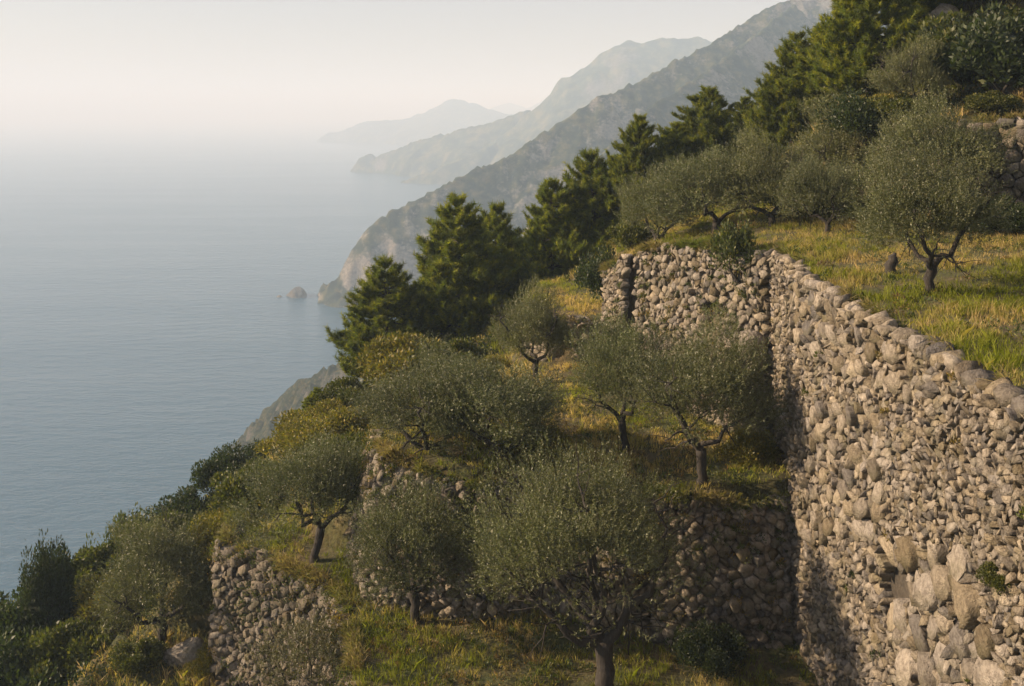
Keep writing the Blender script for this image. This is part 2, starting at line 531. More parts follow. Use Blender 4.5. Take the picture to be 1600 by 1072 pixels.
RB = [(540, 268, 2930), (556, 250, 2925), (568, 242, 2920), (580, 238, 2910), (590, 248, 2900), (600, 238, 2890), (640, 226, 2850), (680, 212, 2800), (720, 203, 2760), (770, 188, 2720), (820, 172, 2690), (860, 160, 2660), (890, 140, 2640), (905, 128, 2630), (918, 117, 2620),
      (926, 100, 2615), (932, 92, 2610), (945, 80, 2600), (965, 70, 2595), (985, 64, 2590), (1010, 64, 2580), (1060, 58, 2570), (1100, 57, 2560), (1115, 62, 2550), (1200, 66, 2540), (1400, 60, 2530)]
RB2 = [(600, 272, 2500), (680, 262, 2440), (760, 225, 2480), (830, 190, 2540), (900, 145, 2600)]
hill('hills', 'hazy blue headland with a flat topped crag above the bay', [(RB, 0.75), (RB2, 0.7)], (-650, 900), (2150, 3250), 10.0, 0.8, 240, 45, 5, MH2, 41, cliff=40)
RC = [(484, 217, 5650), (495, 210, 5640), (508, 205, 5620), (516, 206, 5610), (530, 202, 5600), (548, 195, 5590), (566, 188, 5580), (590, 187, 5570), (612, 186, 5560), (640, 182, 5550), (662, 176, 5540), (680, 167, 5530), (697, 157, 5520), (710, 153, 5510), (722, 156, 5500), (740, 160, 5490), (762, 168, 5480), (790, 176, 5470), (840, 182, 5450), (900, 186, 5430)]
hill('headland', 'pale blue headland with a rounded peak reaching into the sea', [(RC, 0.5)], (-1450, 700), (4700, 6300), 22.0, 0.8, 500, 50, 7, MH2, 51, cliff=50)
RD = [(770, 175, 9200), (785, 164, 9200), (800, 160, 9200), (815, 164, 9200), (835, 172, 9100), (852, 158, 8600), (870, 149, 8500), (885, 148, 8500), (905, 154, 8400), (960, 160, 8300)]
hill('distant_hills', 'faint pale hills almost lost in haze', [(RD, 0.45)], (-500, 1500), (7600, 10200), 40.0, 0.8, 700, 50, 8, MH2, 61, cliff=40)

# ------------------------------------------------------------------ lumpy rocks
_CS = None
def rock_template():
    """a 26-vertex cube sphere, 48 triangles"""
    global _CS
    if _CS is None:
        v, idx = [], {}
        for x in (-1, 0, 1):
            for y in (-1, 0, 1):
                for z in (-1, 0, 1):
                    if (x, y, z) != (0, 0, 0):
                        idx[(x, y, z)] = len(v)
                        n = math.sqrt(x * x + y * y + z * z)
                        k = 0.55 + 0.45 / n * 1.0
                        v.append((x * k * (1.0 if n < 1.5 else 0.93), y * k * (1.0 if n < 1.5 else 0.93), z * k * (1.0 if n < 1.5 else 0.93)))
        polys = []
        for ax in range(3):
            for s in (-1, 1):
                a1, a2 = [a for a in range(3) if a != ax]
                for i in (-1, 0):
                    for j in (-1, 0):
                        q = []
                        for (u, w) in ((i, j), (i + 1, j), (i + 1, j + 1), (i, j + 1)):
                            c = [0, 0, 0]; c[ax] = s; c[a1] = u; c[a2] = w
                            q.append(idx[tuple(c)])
                        flip = (s > 0) == (ax == 1)
                        polys.append(q[::-1] if flip else q)
        _CS = (np.array(v), polys)
    return _CS

def rock(size, rng, jitter=0.16):
    v, polys = rock_template()
    v = v + rng.normal(0, jitter, v.shape) * 0.8
    # slanted cut gives flat faces
    n = rng.normal(0, 1, 3); n /= np.linalg.norm(n)
    d = v @ n
    v = v - np.maximum(d - 0.5, 0)[:, None] * n
    for _ in range(2):
        n = rng.normal(0, 1, 3); n /= np.linalg.norm(n); d = v @ n
        v = v - np.maximum(d - rng.uniform(0.45, 0.7), 0)[:, None] * n
    return v * np.array(size) * 0.5, polys

def rot_euler(rng, amt):
    from mathutils import Euler
    return np.array(Euler(tuple(rng.normal(0, amt, 3))).to_matrix())

def stone_tint(rng):
    k = rng.uniform(0.13, 0.36)
    w = rng.uniform(-0.02, 0.03)
    k *= 1.04; return (k * 1.06 + w * 0.5, k * 0.95, k * 0.81 - w)

# ------------------------------------------------------------------ dry stone walls
class Wall:
    def __init__(self, pts, batter=0.05, bulge=0.1, seed=0):
        """pts: (x, y, top, base) along the face, the open side on the left of the walking direction"""
        p = np.array(pts, float)
        d = np.hypot(*np.diff(p[:, :2], axis=0).T)
        self.s = np.concatenate([[0], np.cumsum(d)])
        self.p, self.L, self.batter, self.bulge, self.seed = p, self.s[-1], batter, bulge, seed
    def top(self, s): return np.interp(s, self.s, self.p[:, 2])
    def base(self, s): return np.interp(s, self.s, self.p[:, 3])
    def W(self, s, z, d):
        s = np.asarray(s, float); z = np.asarray(z, float); d = np.asarray(d, float)
        e = 0.25
        def P(q): return np.interp(q, self.s, self.p[:, 0]), np.interp(q, self.s, self.p[:, 1])
        x, y = P(np.clip(s, 0, self.L))
        x1, y1 = P(np.clip(s + e, 0, self.L)); x0, y0 = P(np.clip(s - e, 0, self.L))
        tx, ty = x1 - x0, y1 - y0
        l = np.hypot(tx, ty) + 1e-9
        nx, ny = -ty / l, tx / l
        ov = np.where(s < 0, s, np.where(s > self.L, s - self.L, 0))
        off = d + self.batter * (self.top(s) - z) + self.bulge * fbm(s * 0.35, z * 0.35, self.seed + 77, 2) + 0.10 * fbm(s * 1.1, z * 1.1, self.seed + 99, 2)
        return np.stack([x + nx * off + tx / l * ov, y + ny * off + ty / l * ov, z + CAMZ], -1)
    def pix(self, s, z):
        w = self.W(s, z, np.zeros_like(np.asarray(s, float)))
        return 800 + F * w[..., 0] / w[..., 1], 172 - F * (w[..., 2] - CAMZ) / w[..., 1], w[..., 1]

def dart(wall, rfun, rng, tries):
    L = wall.L
    s = rng.uniform(-0.1, L + 0.1, tries)
    z = rng.uniform(wall.p[:, 3].min() - 0.2, wall.p[:, 2].max() + 0.1, tries)
    r = rfun(s, z)
    order = np.argsort(-(r + rng.uniform(0, 0.05, tries)))
    s, z, r = s[order], z[order], r[order]
    cell = 0.25
    grid, out = {}, []
    for a, b, q in zip(s.tolist(), z.tolist(), r.tolist()):
        if q <= 0: continue
        ci, cj = int(a // cell), int(b // cell)
        k = int(q * 1.6 // cell) + 1
        ok = True
        for i in range(ci - k, ci + k + 1):
            for j in range(cj - k, cj + k + 1):
                for (a2, b2, q2) in grid.get((i, j), ()):
                    m = 0.5 * (q + q2)
                    if ((a - a2) * 0.85) ** 2 + ((b - b2) * 1.1) ** 2 < m * m:
                        ok = False; break
                if not ok: break
            if not ok: break
        if ok:
            grid.setdefault((ci, cj), []).append((a, b, q)); out.append((a, b, q))
    return np.array(out)

def voronoi(seeds, rmax):
    cells = []
    xy = seeds[:, :2]
    n = len(xy)
    K = min(26, n - 1)
    for c0 in range(0, n, 400):
        blk = xy[c0:c0 + 400]
        D = (blk[:, None, 0] - xy[None, :, 0]) ** 2 + (blk[:, None, 1] - xy[None, :, 1]) ** 2
        nb = np.argpartition(D, K, axis=1)[:, :K + 1]
        for i in range(len(blk)):
            px, py = blk[i].tolist()
            h = rmax * max(1.0, seeds[c0 + i, 2] / 0.3)
            poly = [(px - h, py - h), (px + h, py - h), (px + h, py + h), (px - h, py + h)]
            idx = nb[i][np.argsort(D[i][nb[i]])]
            far = h * 1.42
            for j in idx:
                if j == c0 + i: continue
                qx, qy = xy[j]
                dx, dy = qx - px, qy - py
                dd = dx * dx + dy * dy
                if dd > 4 * far * far: break
                # weight shifts the joint towards the smaller stone
                wgt = (seeds[c0 + i, 2] ** 2 - seeds[j, 2] ** 2) * 0.25
                lim = 0.5 * (dd + wgt)
                new = []
                m = len(poly)
                for k in range(m):
                    ax, ay = poly[k]; bx, by = poly[(k + 1) % m]
                    da = (ax - px) * dx + (ay - py) * dy - lim
                    db = (bx - px) * dx + (by - py) * dy - lim
                    if da <= 0: new.append((ax, ay))
                    if (da < 0) != (db < 0):
                        t = da / (da - db)
                        new.append((ax + (bx - ax) * t, ay + (by - ay) * t))
                poly = new
                if len(poly) < 3: break
                far = max(math.hypot(a - px, b - py) for a, b in poly)
            cells.append(poly)
    return cells

def merge_close(poly, eps):
    out = []
    for p in poly:
        if not out or math.hypot(p[0] - out[-1][0], p[1] - out[-1][1]) > eps: out.append(p)
    while len(out) > 3 and math.hypot(out[0][0] - out[-1][0], out[0][1] - out[-1][1]) < eps: out.pop()
    return out

def build_wall(wall, label, rfun, tries, seed, proud=0.12, holes=(), n_parts=300, tint_mul=1.0, cop=None, thick=0.45):
    rng = np.random.default_rng(seed)
    root_p = wall.W(np.array([wall.L / 2]), np.array([wall.base(wall.L / 2)]), np.array([0.0]))[0]
    root = new_obj('stone_wall', None, loc=root_p)
    tag(root, label, 'stone wall')
    # the packed core behind the stones
    ss = np.linspace(0, wall.L, int(wall.L / 0.3) + 2)
    g = Geo()
    rows = []
    nz = 10
    for d in (-0.24, -0.24 - thick):
        for k in range(nz + 1):
            f = k / nz
            z = wall.base(ss) - 0.3 + (wall.top(ss) - 0.12 - wall.base(ss) + 0.3) * f
            dd = d + (fbm(ss * 2, z * 2, seed + 4, 3) * 0.05 if d > -0.3 else 0)
            rows.append(wall.W(ss, z, dd + 0 * ss))
    if True:
        order = list(range(nz + 1)) + list(range(2 * nz + 1, nz, -1))
        V = np.concatenate([rows[k] for k in order]) - root_p
        n = len(ss)
        polys = []
        m = len(order)
        for k in range(m):
            k2 = (k + 1) % m
            for i in range(n - 1):
                polys.append((k * n + i + 1, k * n + i, k2 * n + i, k2 * n + i + 1))
        polys.append([k * n for k in range(m)]); polys.append([k * n + n - 1 for k in range(m - 1, -1, -1)])
        g.add(V, polys)
        new_obj('wall_core', g.mesh('wall_core', M_CORE), root)
    seeds = dart(wall, rfun, rng, tries)
    cells = voronoi(seeds, 0.75)
    stones = []
    for (cs, cz, cr), poly in zip(seeds, cells):
        if len(poly) < 3: continue
        top, base = wall.top(cs), wall.base(cs)
        if cz > top + 0.02 or cz < base - 0.35 or cs < -0.05 or cs > wall.L + 0.05: continue
        px, py, dist = wall.pix(cs, cz)
        if any(((px - hx) / rx) ** 2 + ((py - hy) / ry) ** 2 < 1 for hx, hy, rx, ry in holes): continue
        poly = merge_close(poly, 0.03 + 0.1 * cr)
        if len(poly) < 3: continue
        q = np.array(poly)
        q[:, 1] = np.minimum(q[:, 1], top + rng.uniform(0.0, 0.18))
        c = q.mean(0)
        rad = np.sqrt(max(1e-4, 0.5 * abs(np.sum(q[:, 0] * np.roll(q[:, 1], -1) - q[:, 1] * np.roll(q[:, 0], -1)))))
        k = len(q)
        up = proud * rng.beta(1.6, 2.0) * min(1.8, 0.5 + rad * 1.6) - 0.02
        blg = 0.09 * rad + 0.018
        ta, tb = rng.normal(0, 0.42, 2) * min(1, 0.25 / rad)
        gap = 1 - min(0.16, 0.010 / rad + 0.08 * rng.random() ** 2)
        ring = []
        for sc_, dd, jit in ((gap, -0.3, 0.0), (gap * 0.98, up - blg * 0.75, 0.04), (0.88, up, 0.08)):
            a = c + (q - c) * (sc_ + rng.normal(0, jit, (k, 1)))
            dep = np.full(k, dd) + rng.normal(0, 0.4, k) * blg * (jit > 0)
            if jit > 0: dep = dep + (a[:, 0] - c[0]) * ta + (a[:, 1] - c[1]) * tb
            ring.append((a, dep))
        a = np.concatenate([r_[0] for r_ in ring] + [c[None] + rng.normal(0, 0.1, (1, 2)) * rad])
        dep = np.concatenate([r_[1] for r_ in ring] + [[up + blg * rng.normal(0.2, 0.35)]])
        V = wall.W(a[:, 0], a[:, 1], dep)
        polys = []
        for t in range(2):
            for i in range(k):
                i2 = (i + 1) % k
                polys.append((t * k + i, t * k + i2, (t + 1) * k + i2, (t + 1) * k + i))
        for i in range(k):
            polys.append((2 * k + i, 2 * k + (i + 1) % k, 3 * k))
        # orient: s to the right of an observer facing the wall is -s (open side on the left)
        polys = [p[::-1] for p in polys]
        infr = (-20 < px < 1620) and (-20 < py < 1090)
        show = rad / dist if infr else 0
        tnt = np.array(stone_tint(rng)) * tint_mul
        stones.append((show, V, polys, tnt))
    if cop is not None:
        n_parts -= 0
        s = 0.0
        while s < wall.L:
            ln = rng.uniform(*cop[0]); hh = rng.uniform(*cop[1]) * (0.7 if rng.random() < 0.4 else 1.0)
            far = cop[2](s)
            ln *= far; hh *= far
            v, polys = rock((ln * 1.12, rng.uniform(0.5, 0.75) * far ** 0.4, hh * 1.1), rng, 0.11)
            v = v @ rot_euler(rng, 0.3).T
            zc = wall.top(s + ln / 2) + hh * 0.24
            V = wall.W(s + ln / 2 + v[:, 0], zc + v[:, 2], v[:, 1] - 0.12 + rng.normal(0, 0.04))
            cw = V.mean(0)
            me = mesh_from('coping_stone', V - cw, loops=[i for p in polys for i in p], counts=[len(p) for p in polys], mat=M_STONE, tint=np.tile(np.array(stone_tint(rng)) * 1.05, (len(V), 1)))
            new_obj('coping_stone', me, root, loc=cw - root_p)
            s += ln * 0.93
    stones.sort(key=lambda t: -t[0])
    for show, V, polys, tnt in stones[:n_parts]:
        c = V.mean(0)
        me = mesh_from('stone', V - c, loops=[i for p in polys for i in p], counts=[len(p) for p in polys], mat=M_STONE, tint=np.tile(tnt, (len(V), 1)))
        new_obj('stone', me, root, loc=c - root_p)
    rest = stones[n_parts:]
    if rest:
        g = Geo()
        for show, V, polys, tnt in rest:
            g.add(V - root_p, polys, tnt)
        o = new_obj('small_stones', g.mesh('small_stones', M_STONE), root)
        o['kind'] = 'stuff'
    return root, len(stones)

def rnoise(a, b, seed, k=1.1, power=2.0):
    def f(s, z):
        n = np.random.default_rng(seed).random(len(s)) ** power
        return a + (b - a) * n * np.clip(k + fbm(s * 0.5, z * 0.5, seed, 2) * 1.2, 0.3, 1.6)
    return f

# front wall: near -> far, so its open (sea) side is on the left of the walking direction
FRONT = Wall([(8.72, 11.5, -5.1, -17.0), (8.70, 17, -5.12, -17.0), (8.66, 24, -5.1, -17), (8.62, 30.5, -5.05, -17), (8.95, 30.9, -5.05, -17.0), (9.0, 33.0, -5.0, -12.6), (8.95, 34.3, -5.0, -12.6)], batter=0.0, bulge=0.16, seed=1)
def r_front(s, z):
    px, py, Y = FRONT.pix(s, z)
    n = np.random.default_rng(5).random(len(s))
    r = 0.075 + 0.11 * n ** 3.5
    vis = (py < 1100) & (px < 1640)
    r = np.where(~vis, 0.45 + 0.1 * n, r)
    slab = ((np.abs(px - 1320) < 62) & (py > 640) & (py < 860)) | ((py < 560 + (px - 1280) * 0.45) & (px > 1240) & (px < 1430))
    r = np.where(slab, 0.09 + 0.42 * n ** 5, r)
    big = (py > 860) & (px > 1385) & (np.abs(px - (1440 + (py - 900) * 0.35)) < 75)
    r = np.where(big, 0.13 + 0.62 * n ** 4, r)
    low = (py > 840) & (px < 1385)
    r = np.where(low, 0.08 + 0.14 * n ** 3, r)
    return r
nf = build_wall(FRONT, 'tallest sunlit dry stone wall with rounded coping stones under the upper grass', r_front, 80000, 101, proud=0.2,
           holes=[(1398, 915, 20, 30)], cop=((0.24, 0.6), (0.26, 0.5), lambda s: 1.0 if s < 10 else 0.75))[1]

WALL3 = Wall([(8.9, 34.3, -5.0, -12.0), (7.6, 37.0, -5.15, -11.9), (6.25, 40.2, -5.5, -11.9), (5.7, 41.6, -5.8, -11.9), (5.3, 42.4, -6.1, -11.9)], batter=0.05, bulge=0.35, seed=2)
build_wall(WALL3, 'weathered back wall between the two upper terraces, beside the corner of the tallest wall', rnoise(0.095, 0.23, 6), 50000, 102, proud=0.2,
           holes=[(1118, 482, 20, 14), (1150, 560, 16, 22)], tint_mul=0.95)
WALL3B = Wall([(4.98, 43.0, -6.2, -11.9), (4.7, 44.2, -6.8, -11.9), (4.35, 45.4, -7.3, -11.9), (5.4, 48.4, -7.6, -11.0)], batter=0.05, bulge=0.2, seed=3)
build_wall(WALL3B, 'narrow end of the back wall past the dark vertical gap, with a grassy cap', rnoise(0.10, 0.25, 7), 15000, 103, proud=0.16, tint_mul=1.0)

WALL2 = Wall([(8.6, 30.6, -12.0, -16.6), (7.0, 30.1, -12.1, -16.6), (5.5, 30.0, -11.8, -16.6), (3, 31.0, -11.7, -16.6), (0.9, 32.5, -11.6, -16.6), (-0.2, 31.8, -11.9, -16.6), (-1.2, 31.3, -12.0, -16.6), (-2.6, 32.1, -11.8, -16.6), (-4.5, 32.8, -11.6, -16.0), (-5.0, 35.5, -11.7, -15.6), (-5.0, 38, -11.9, -14.0)], batter=0.10, bulge=0.45, seed=4)
# this one runs right to left seen from below: open side must be on the left of the direction
build_wall(WALL2, 'rough middle terrace wall running behind the big olive tree', rnoise(0.10, 0.27, 8), 52000, 104, proud=0.26,
           holes=[(730, 800, 14, 30), (1010, 900, 20, 20)], tint_mul=0.92)

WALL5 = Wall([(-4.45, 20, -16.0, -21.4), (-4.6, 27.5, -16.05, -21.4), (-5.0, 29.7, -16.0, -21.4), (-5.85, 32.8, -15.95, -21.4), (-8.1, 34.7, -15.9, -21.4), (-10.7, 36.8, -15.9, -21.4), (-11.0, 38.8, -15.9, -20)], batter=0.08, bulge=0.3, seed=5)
build_wall(WALL5, 'lowest terrace wall at the left with a grassy rim and a thin tree in front', rnoise(0.11, 0.27, 9), 40000, 105, proud=0.24, tint_mul=0.72)  # low tint puts this wall's shade into the stone colour

WALL4 = Wall([(27, 33.2, -0.3, -4.6), (21.5, 36.4, -0.35, -4.7), (17.8, 38.7, -0.4, -4.7), (15.4, 40.9, -0.6, -4.6)], batter=0.08, bulge=0.3, seed=6)
build_wall(WALL4, 'short brown stone wall at the upper right edge below green grass', rnoise(0.16, 0.45, 10), 12000, 106, proud=0.24, tint_mul=0.85)

WALL6 = Wall([(4.3, 45.2, -9.5, -11.7), (3.0, 45.3, -9.5, -11.7), (1.6, 45.5, -9.7, -11.6), (0.5, 47, -10.2, -11.8)], batter=0.08, bulge=0.2, seed=7)
build_wall(WALL6, 'low crumbling wall under the small grass step beyond the round olive', rnoise(0.2, 0.4, 12), 2500, 107, proud=0.15)

# ------------------------------------------------------------------ foliage generators
def unit(v):
    return v / (np.linalg.norm(v, axis=-1, keepdims=True) + 1e-9)

def leaf_quads(p, d, length, width, rng):
    """rhombic leaves"""
    n = len(p)
    side = unit(np.cross(d, unit(rng.normal(size=(n, 3)))))
    L = np.broadcast_to(np.asarray(length, float).reshape(-1, 1), (n, 1)); w = np.broadcast_to(np.asarray(width, float).reshape(-1, 1), (n, 1))
    V = np.stack([p, p + d * L * 0.45 + side * w * 0.5, p + d * L, p + d * L * 0.45 - side * w * 0.5], 1)
    return V.reshape(-1, 3), np.arange(4 * n).reshape(n, 4)

def tube(path, radii, sides=7):
    path = np.asarray(path, float); radii = np.asarray(radii, float)
    t = unit(np.gradient(path, axis=0))
    ref = np.array([0.31, 0.95, 0.05])
    a = unit(np.cross(t, ref)); b = np.cross(t, a)
    ang = np.linspace(0, 2 * math.pi, sides, endpoint=False)
    ring = (a[:, None] * np.cos(ang)[None, :, None] + b[:, None] * np.sin(ang)[None, :, None]) * radii[:, None, None] + path[:, None]
    n = len(path)
    polys = []
    for i in range(n - 1):
        for k in range(sides):
            k2 = (k + 1) % sides
            polys.append((i * sides + k, i * sides + k2, (i + 1) * sides + k2, (i + 1) * sides + k))
    polys.append([(n - 1) * sides + k for k in range(sides)])
    return ring.reshape(-1, 3), polys

def curve(p0, p1, sag, rng, n=6, wob=0.06):
    p0, p1 = np.array(p0, float), np.array(p1, float)
    t = np.linspace(0, 1, n)[:, None]
    L = np.linalg.norm(p1 - p0)
    pts = p0 + (p1 - p0) * t
    pts[:, 2] += sag * L * np.sin(t[:, 0] * math.pi)
    pts[1:-1] += rng.normal(0, wob * L, (n - 2, 3)) * 0.5
    return pts

def make_olive(seed, H, Rx, Rz, fork, trunk_r, n_shoots, leaf=0.085, lw=0.024, colour=(0.096, 0.105, 0.036), limbs=None, spread=1.0, lumps=60, holes=0.0, cx=0.0, open_v=False):
    """olive: trunk + limbs mesh, crown mesh of leaves. Crown: lumpy ellipsoid centred at H - Rz"""
    rng = np.random.default_rng(seed)
    cz = H - Rz
    g = Geo()
    lean = rng.normal(0, 0.12, 2)
    base = np.array([0, 0, -0.25]); fk = np.array([lean[0], lean[1], fork])
    tp = curve(base, fk, 0, rng, 7, 0.05)
    rr = trunk_r * np.array([1.5, 1.12, 1.0, 0.95, 0.95, 1.0, 1.05]) * rng.uniform(0.93, 1.07, 7)
    g.add(*tube(tp, rr, 9))
    twigs = []
    if limbs is None:
        k = int(rng.integers(3, 5))
        a0 = rng.uniform(0, 6.28)
        limbs = [(a0 + 6.28 * i / k + rng.normal(0, 0.25), rng.uniform(0.5, 0.85), rng.uniform(-0.05, 0.5)) for i in range(k)]
    for (an, rad, up) in limbs:
        end = np.array([cx + math.cos(an) * rad * Rx * spread, math.sin(an) * rad * Rx * spread, cz + up * Rz])
        lp = curve(fk - np.array([0, 0, 0.08]), end, -0.10, rng, 7, 0.07)
        r0 = trunk_r * rng.uniform(0.55, 0.72)
        g.add(*tube(lp, np.linspace(r0, r0 * 0.3, 7), 7))
        for b in range(4):
            i = int(rng.integers(2, 7))
            st = lp[min(i, 6)]
            dr = unit(st - np.array([0, 0, cz - Rz * 0.5]) + rng.normal(0, 0.5, 3) * Rx)
            e2 = st + dr * rng.uniform(0.5, 0.8) * Rx * 0.7
            # stay inside the crown
            q = (e2 - np.array([0, 0, cz])) / np.array([Rx, Rx, Rz])
            qn = np.linalg.norm(q)
            if qn > 0.85: e2 = np.array([0, 0, cz]) + q / qn * 0.85 * np.array([Rx, Rx, Rz])
            bp = curve(st, e2, 0.06, rng, 5, 0.09)
            g.add(*tube(bp, np.linspace(r0 * 0.42, r0 * 0.1, 5), 5))
            for c in range(3):
                s3 = bp[int(rng.integers(1, 5))]
                e3 = s3 + unit(rng.normal(0, 1, 3) + np.array([0, 0, 0.5]) + unit(s3 - np.array([0, 0, cz])) * 1.2) * 0.35 * Rx
                g.add(*tube(curve(s3, e3, 0, rng, 4, 0.1), np.linspace(r0 * 0.14, 0.006, 4), 4))
    trunk = g.mesh('olive_trunk', M_BARK, smooth=True)
    # crown: lumps on the ellipsoid, shoots in each lump
    ln = unit(rng.normal(size=(lumps, 3)))
    ln[:, 2] = np.where(ln[:, 2] < -0.62, -ln[:, 2] * 0.6, ln[:, 2])
    rad = rng.uniform(0.5, 0.84, lumps) * (1 + 0.1 * rng.normal(size=lumps))
    lc = ln * rad[:, None]
    lr = rng.uniform(0.17, 0.33, lumps)
    lbright = rng.uniform(0.72, 1.28, lumps)
    which = rng.choice(lumps, n_shoots, p=lr ** 2 / np.sum(lr ** 2))
    off = unit(rng.normal(size=(n_shoots, 3))) * (rng.random((n_shoots, 1)) ** 0.42)
    sp = lc[which] + off * lr[which][:, None]
    # a share of shoots fills the body evenly
    ev = rng.random(n_shoots) < 0.22
    evp = unit(rng.normal(size=(n_shoots, 3))) * (rng.random((n_shoots, 1)) ** 0.45) * 0.9
    sp = np.where(ev[:, None], evp, sp)
    br = np.where(ev, 0.85, lbright[which])
    if open_v:      # pruned open underneath, so the forked limbs show
        cut = (sp[:, 2] < 0.05 + 0.5 * np.maximum(0, -sp[:, 1]) - 0.8 * np.abs(sp[:, 0] - 0.12)) & (sp[:, 1] < 0.75)
    else:
        cut = sp[:, 2] < -0.08 - 0.65 * np.hypot(sp[:, 0], sp[:, 1])
    ok_ = (sp[:, 2] > -0.86) & ~(cut & (rng.random(n_shoots) < 0.93))
    sp, br = sp[ok_], br[ok_]
    if holes > 0:
        keep = np.ones(len(sp), bool)
        for _ in range(int(holes)):
            hc = unit(rng.normal(size=3)) * 0.75
            keep &= np.linalg.norm(sp - hc, axis=1) > rng.uniform(0.14, 0.26)
        sp, br = sp[keep], br[keep]
    du = unit(sp)
    sp = sp * (1 + 0.34 * fbm(du[:, 0] * 1.7 + du[:, 2] * 1.1 + seed, du[:, 1] * 1.7 - du[:, 2] * 1.3, seed + 40, 3))[:, None]
    n = len(sp)
    out = unit(sp)
    sd_ = unit(out * 0.8 + np.array([0, 0, 0.75]) + rng.normal(0, 0.45, (n, 3)))
    scale = np.array([Rx, Rx, Rz])
    P0 = sp * scale + np.array([cx, 0, cz])
    slen = rng.uniform(0.16, 0.36, n) * (1 + 0.45 * (np.linalg.norm(sp, axis=1) > 0.85))
    m = 13
    tt = np.linspace(0.05, 1, m)
    P = P0[:, None] + sd_[:, None] * (slen[:, None] * tt[None])[:, :, None]
    P = P.reshape(-1, 3)
    D = np.repeat(sd_, m, 0)
    rd = unit(np.cross(D, unit(rng.normal(size=(len(D), 3)))))
    ld = unit(D * 0.75 + rd * 0.75 + rng.normal(0, 0.15, D.shape))
    LL = leaf * rng.uniform(0.7, 1.25, len(P))
    V, fa = leaf_quads(P, ld, LL, lw * rng.uniform(0.8, 1.2, len(P)), rng)
    tv = np.array(colour) * rng.uniform(0.7, 1.35, (len(P), 1)) * np.repeat(rng.uniform(0.75, 1.25, (n, 1)) * br[:, None], m, 0)
    yl = rng.random(len(P)) < 0.06
    tv[yl] = np.array([0.15, 0.125, 0.045]) * rng.uniform(0.7, 1.2, (yl.sum(), 1))
    crown = mesh_from('olive_crown', V, fa, mat=M_OLIVE, tint=np.repeat(tv, 4, 0))
    return trunk, crown

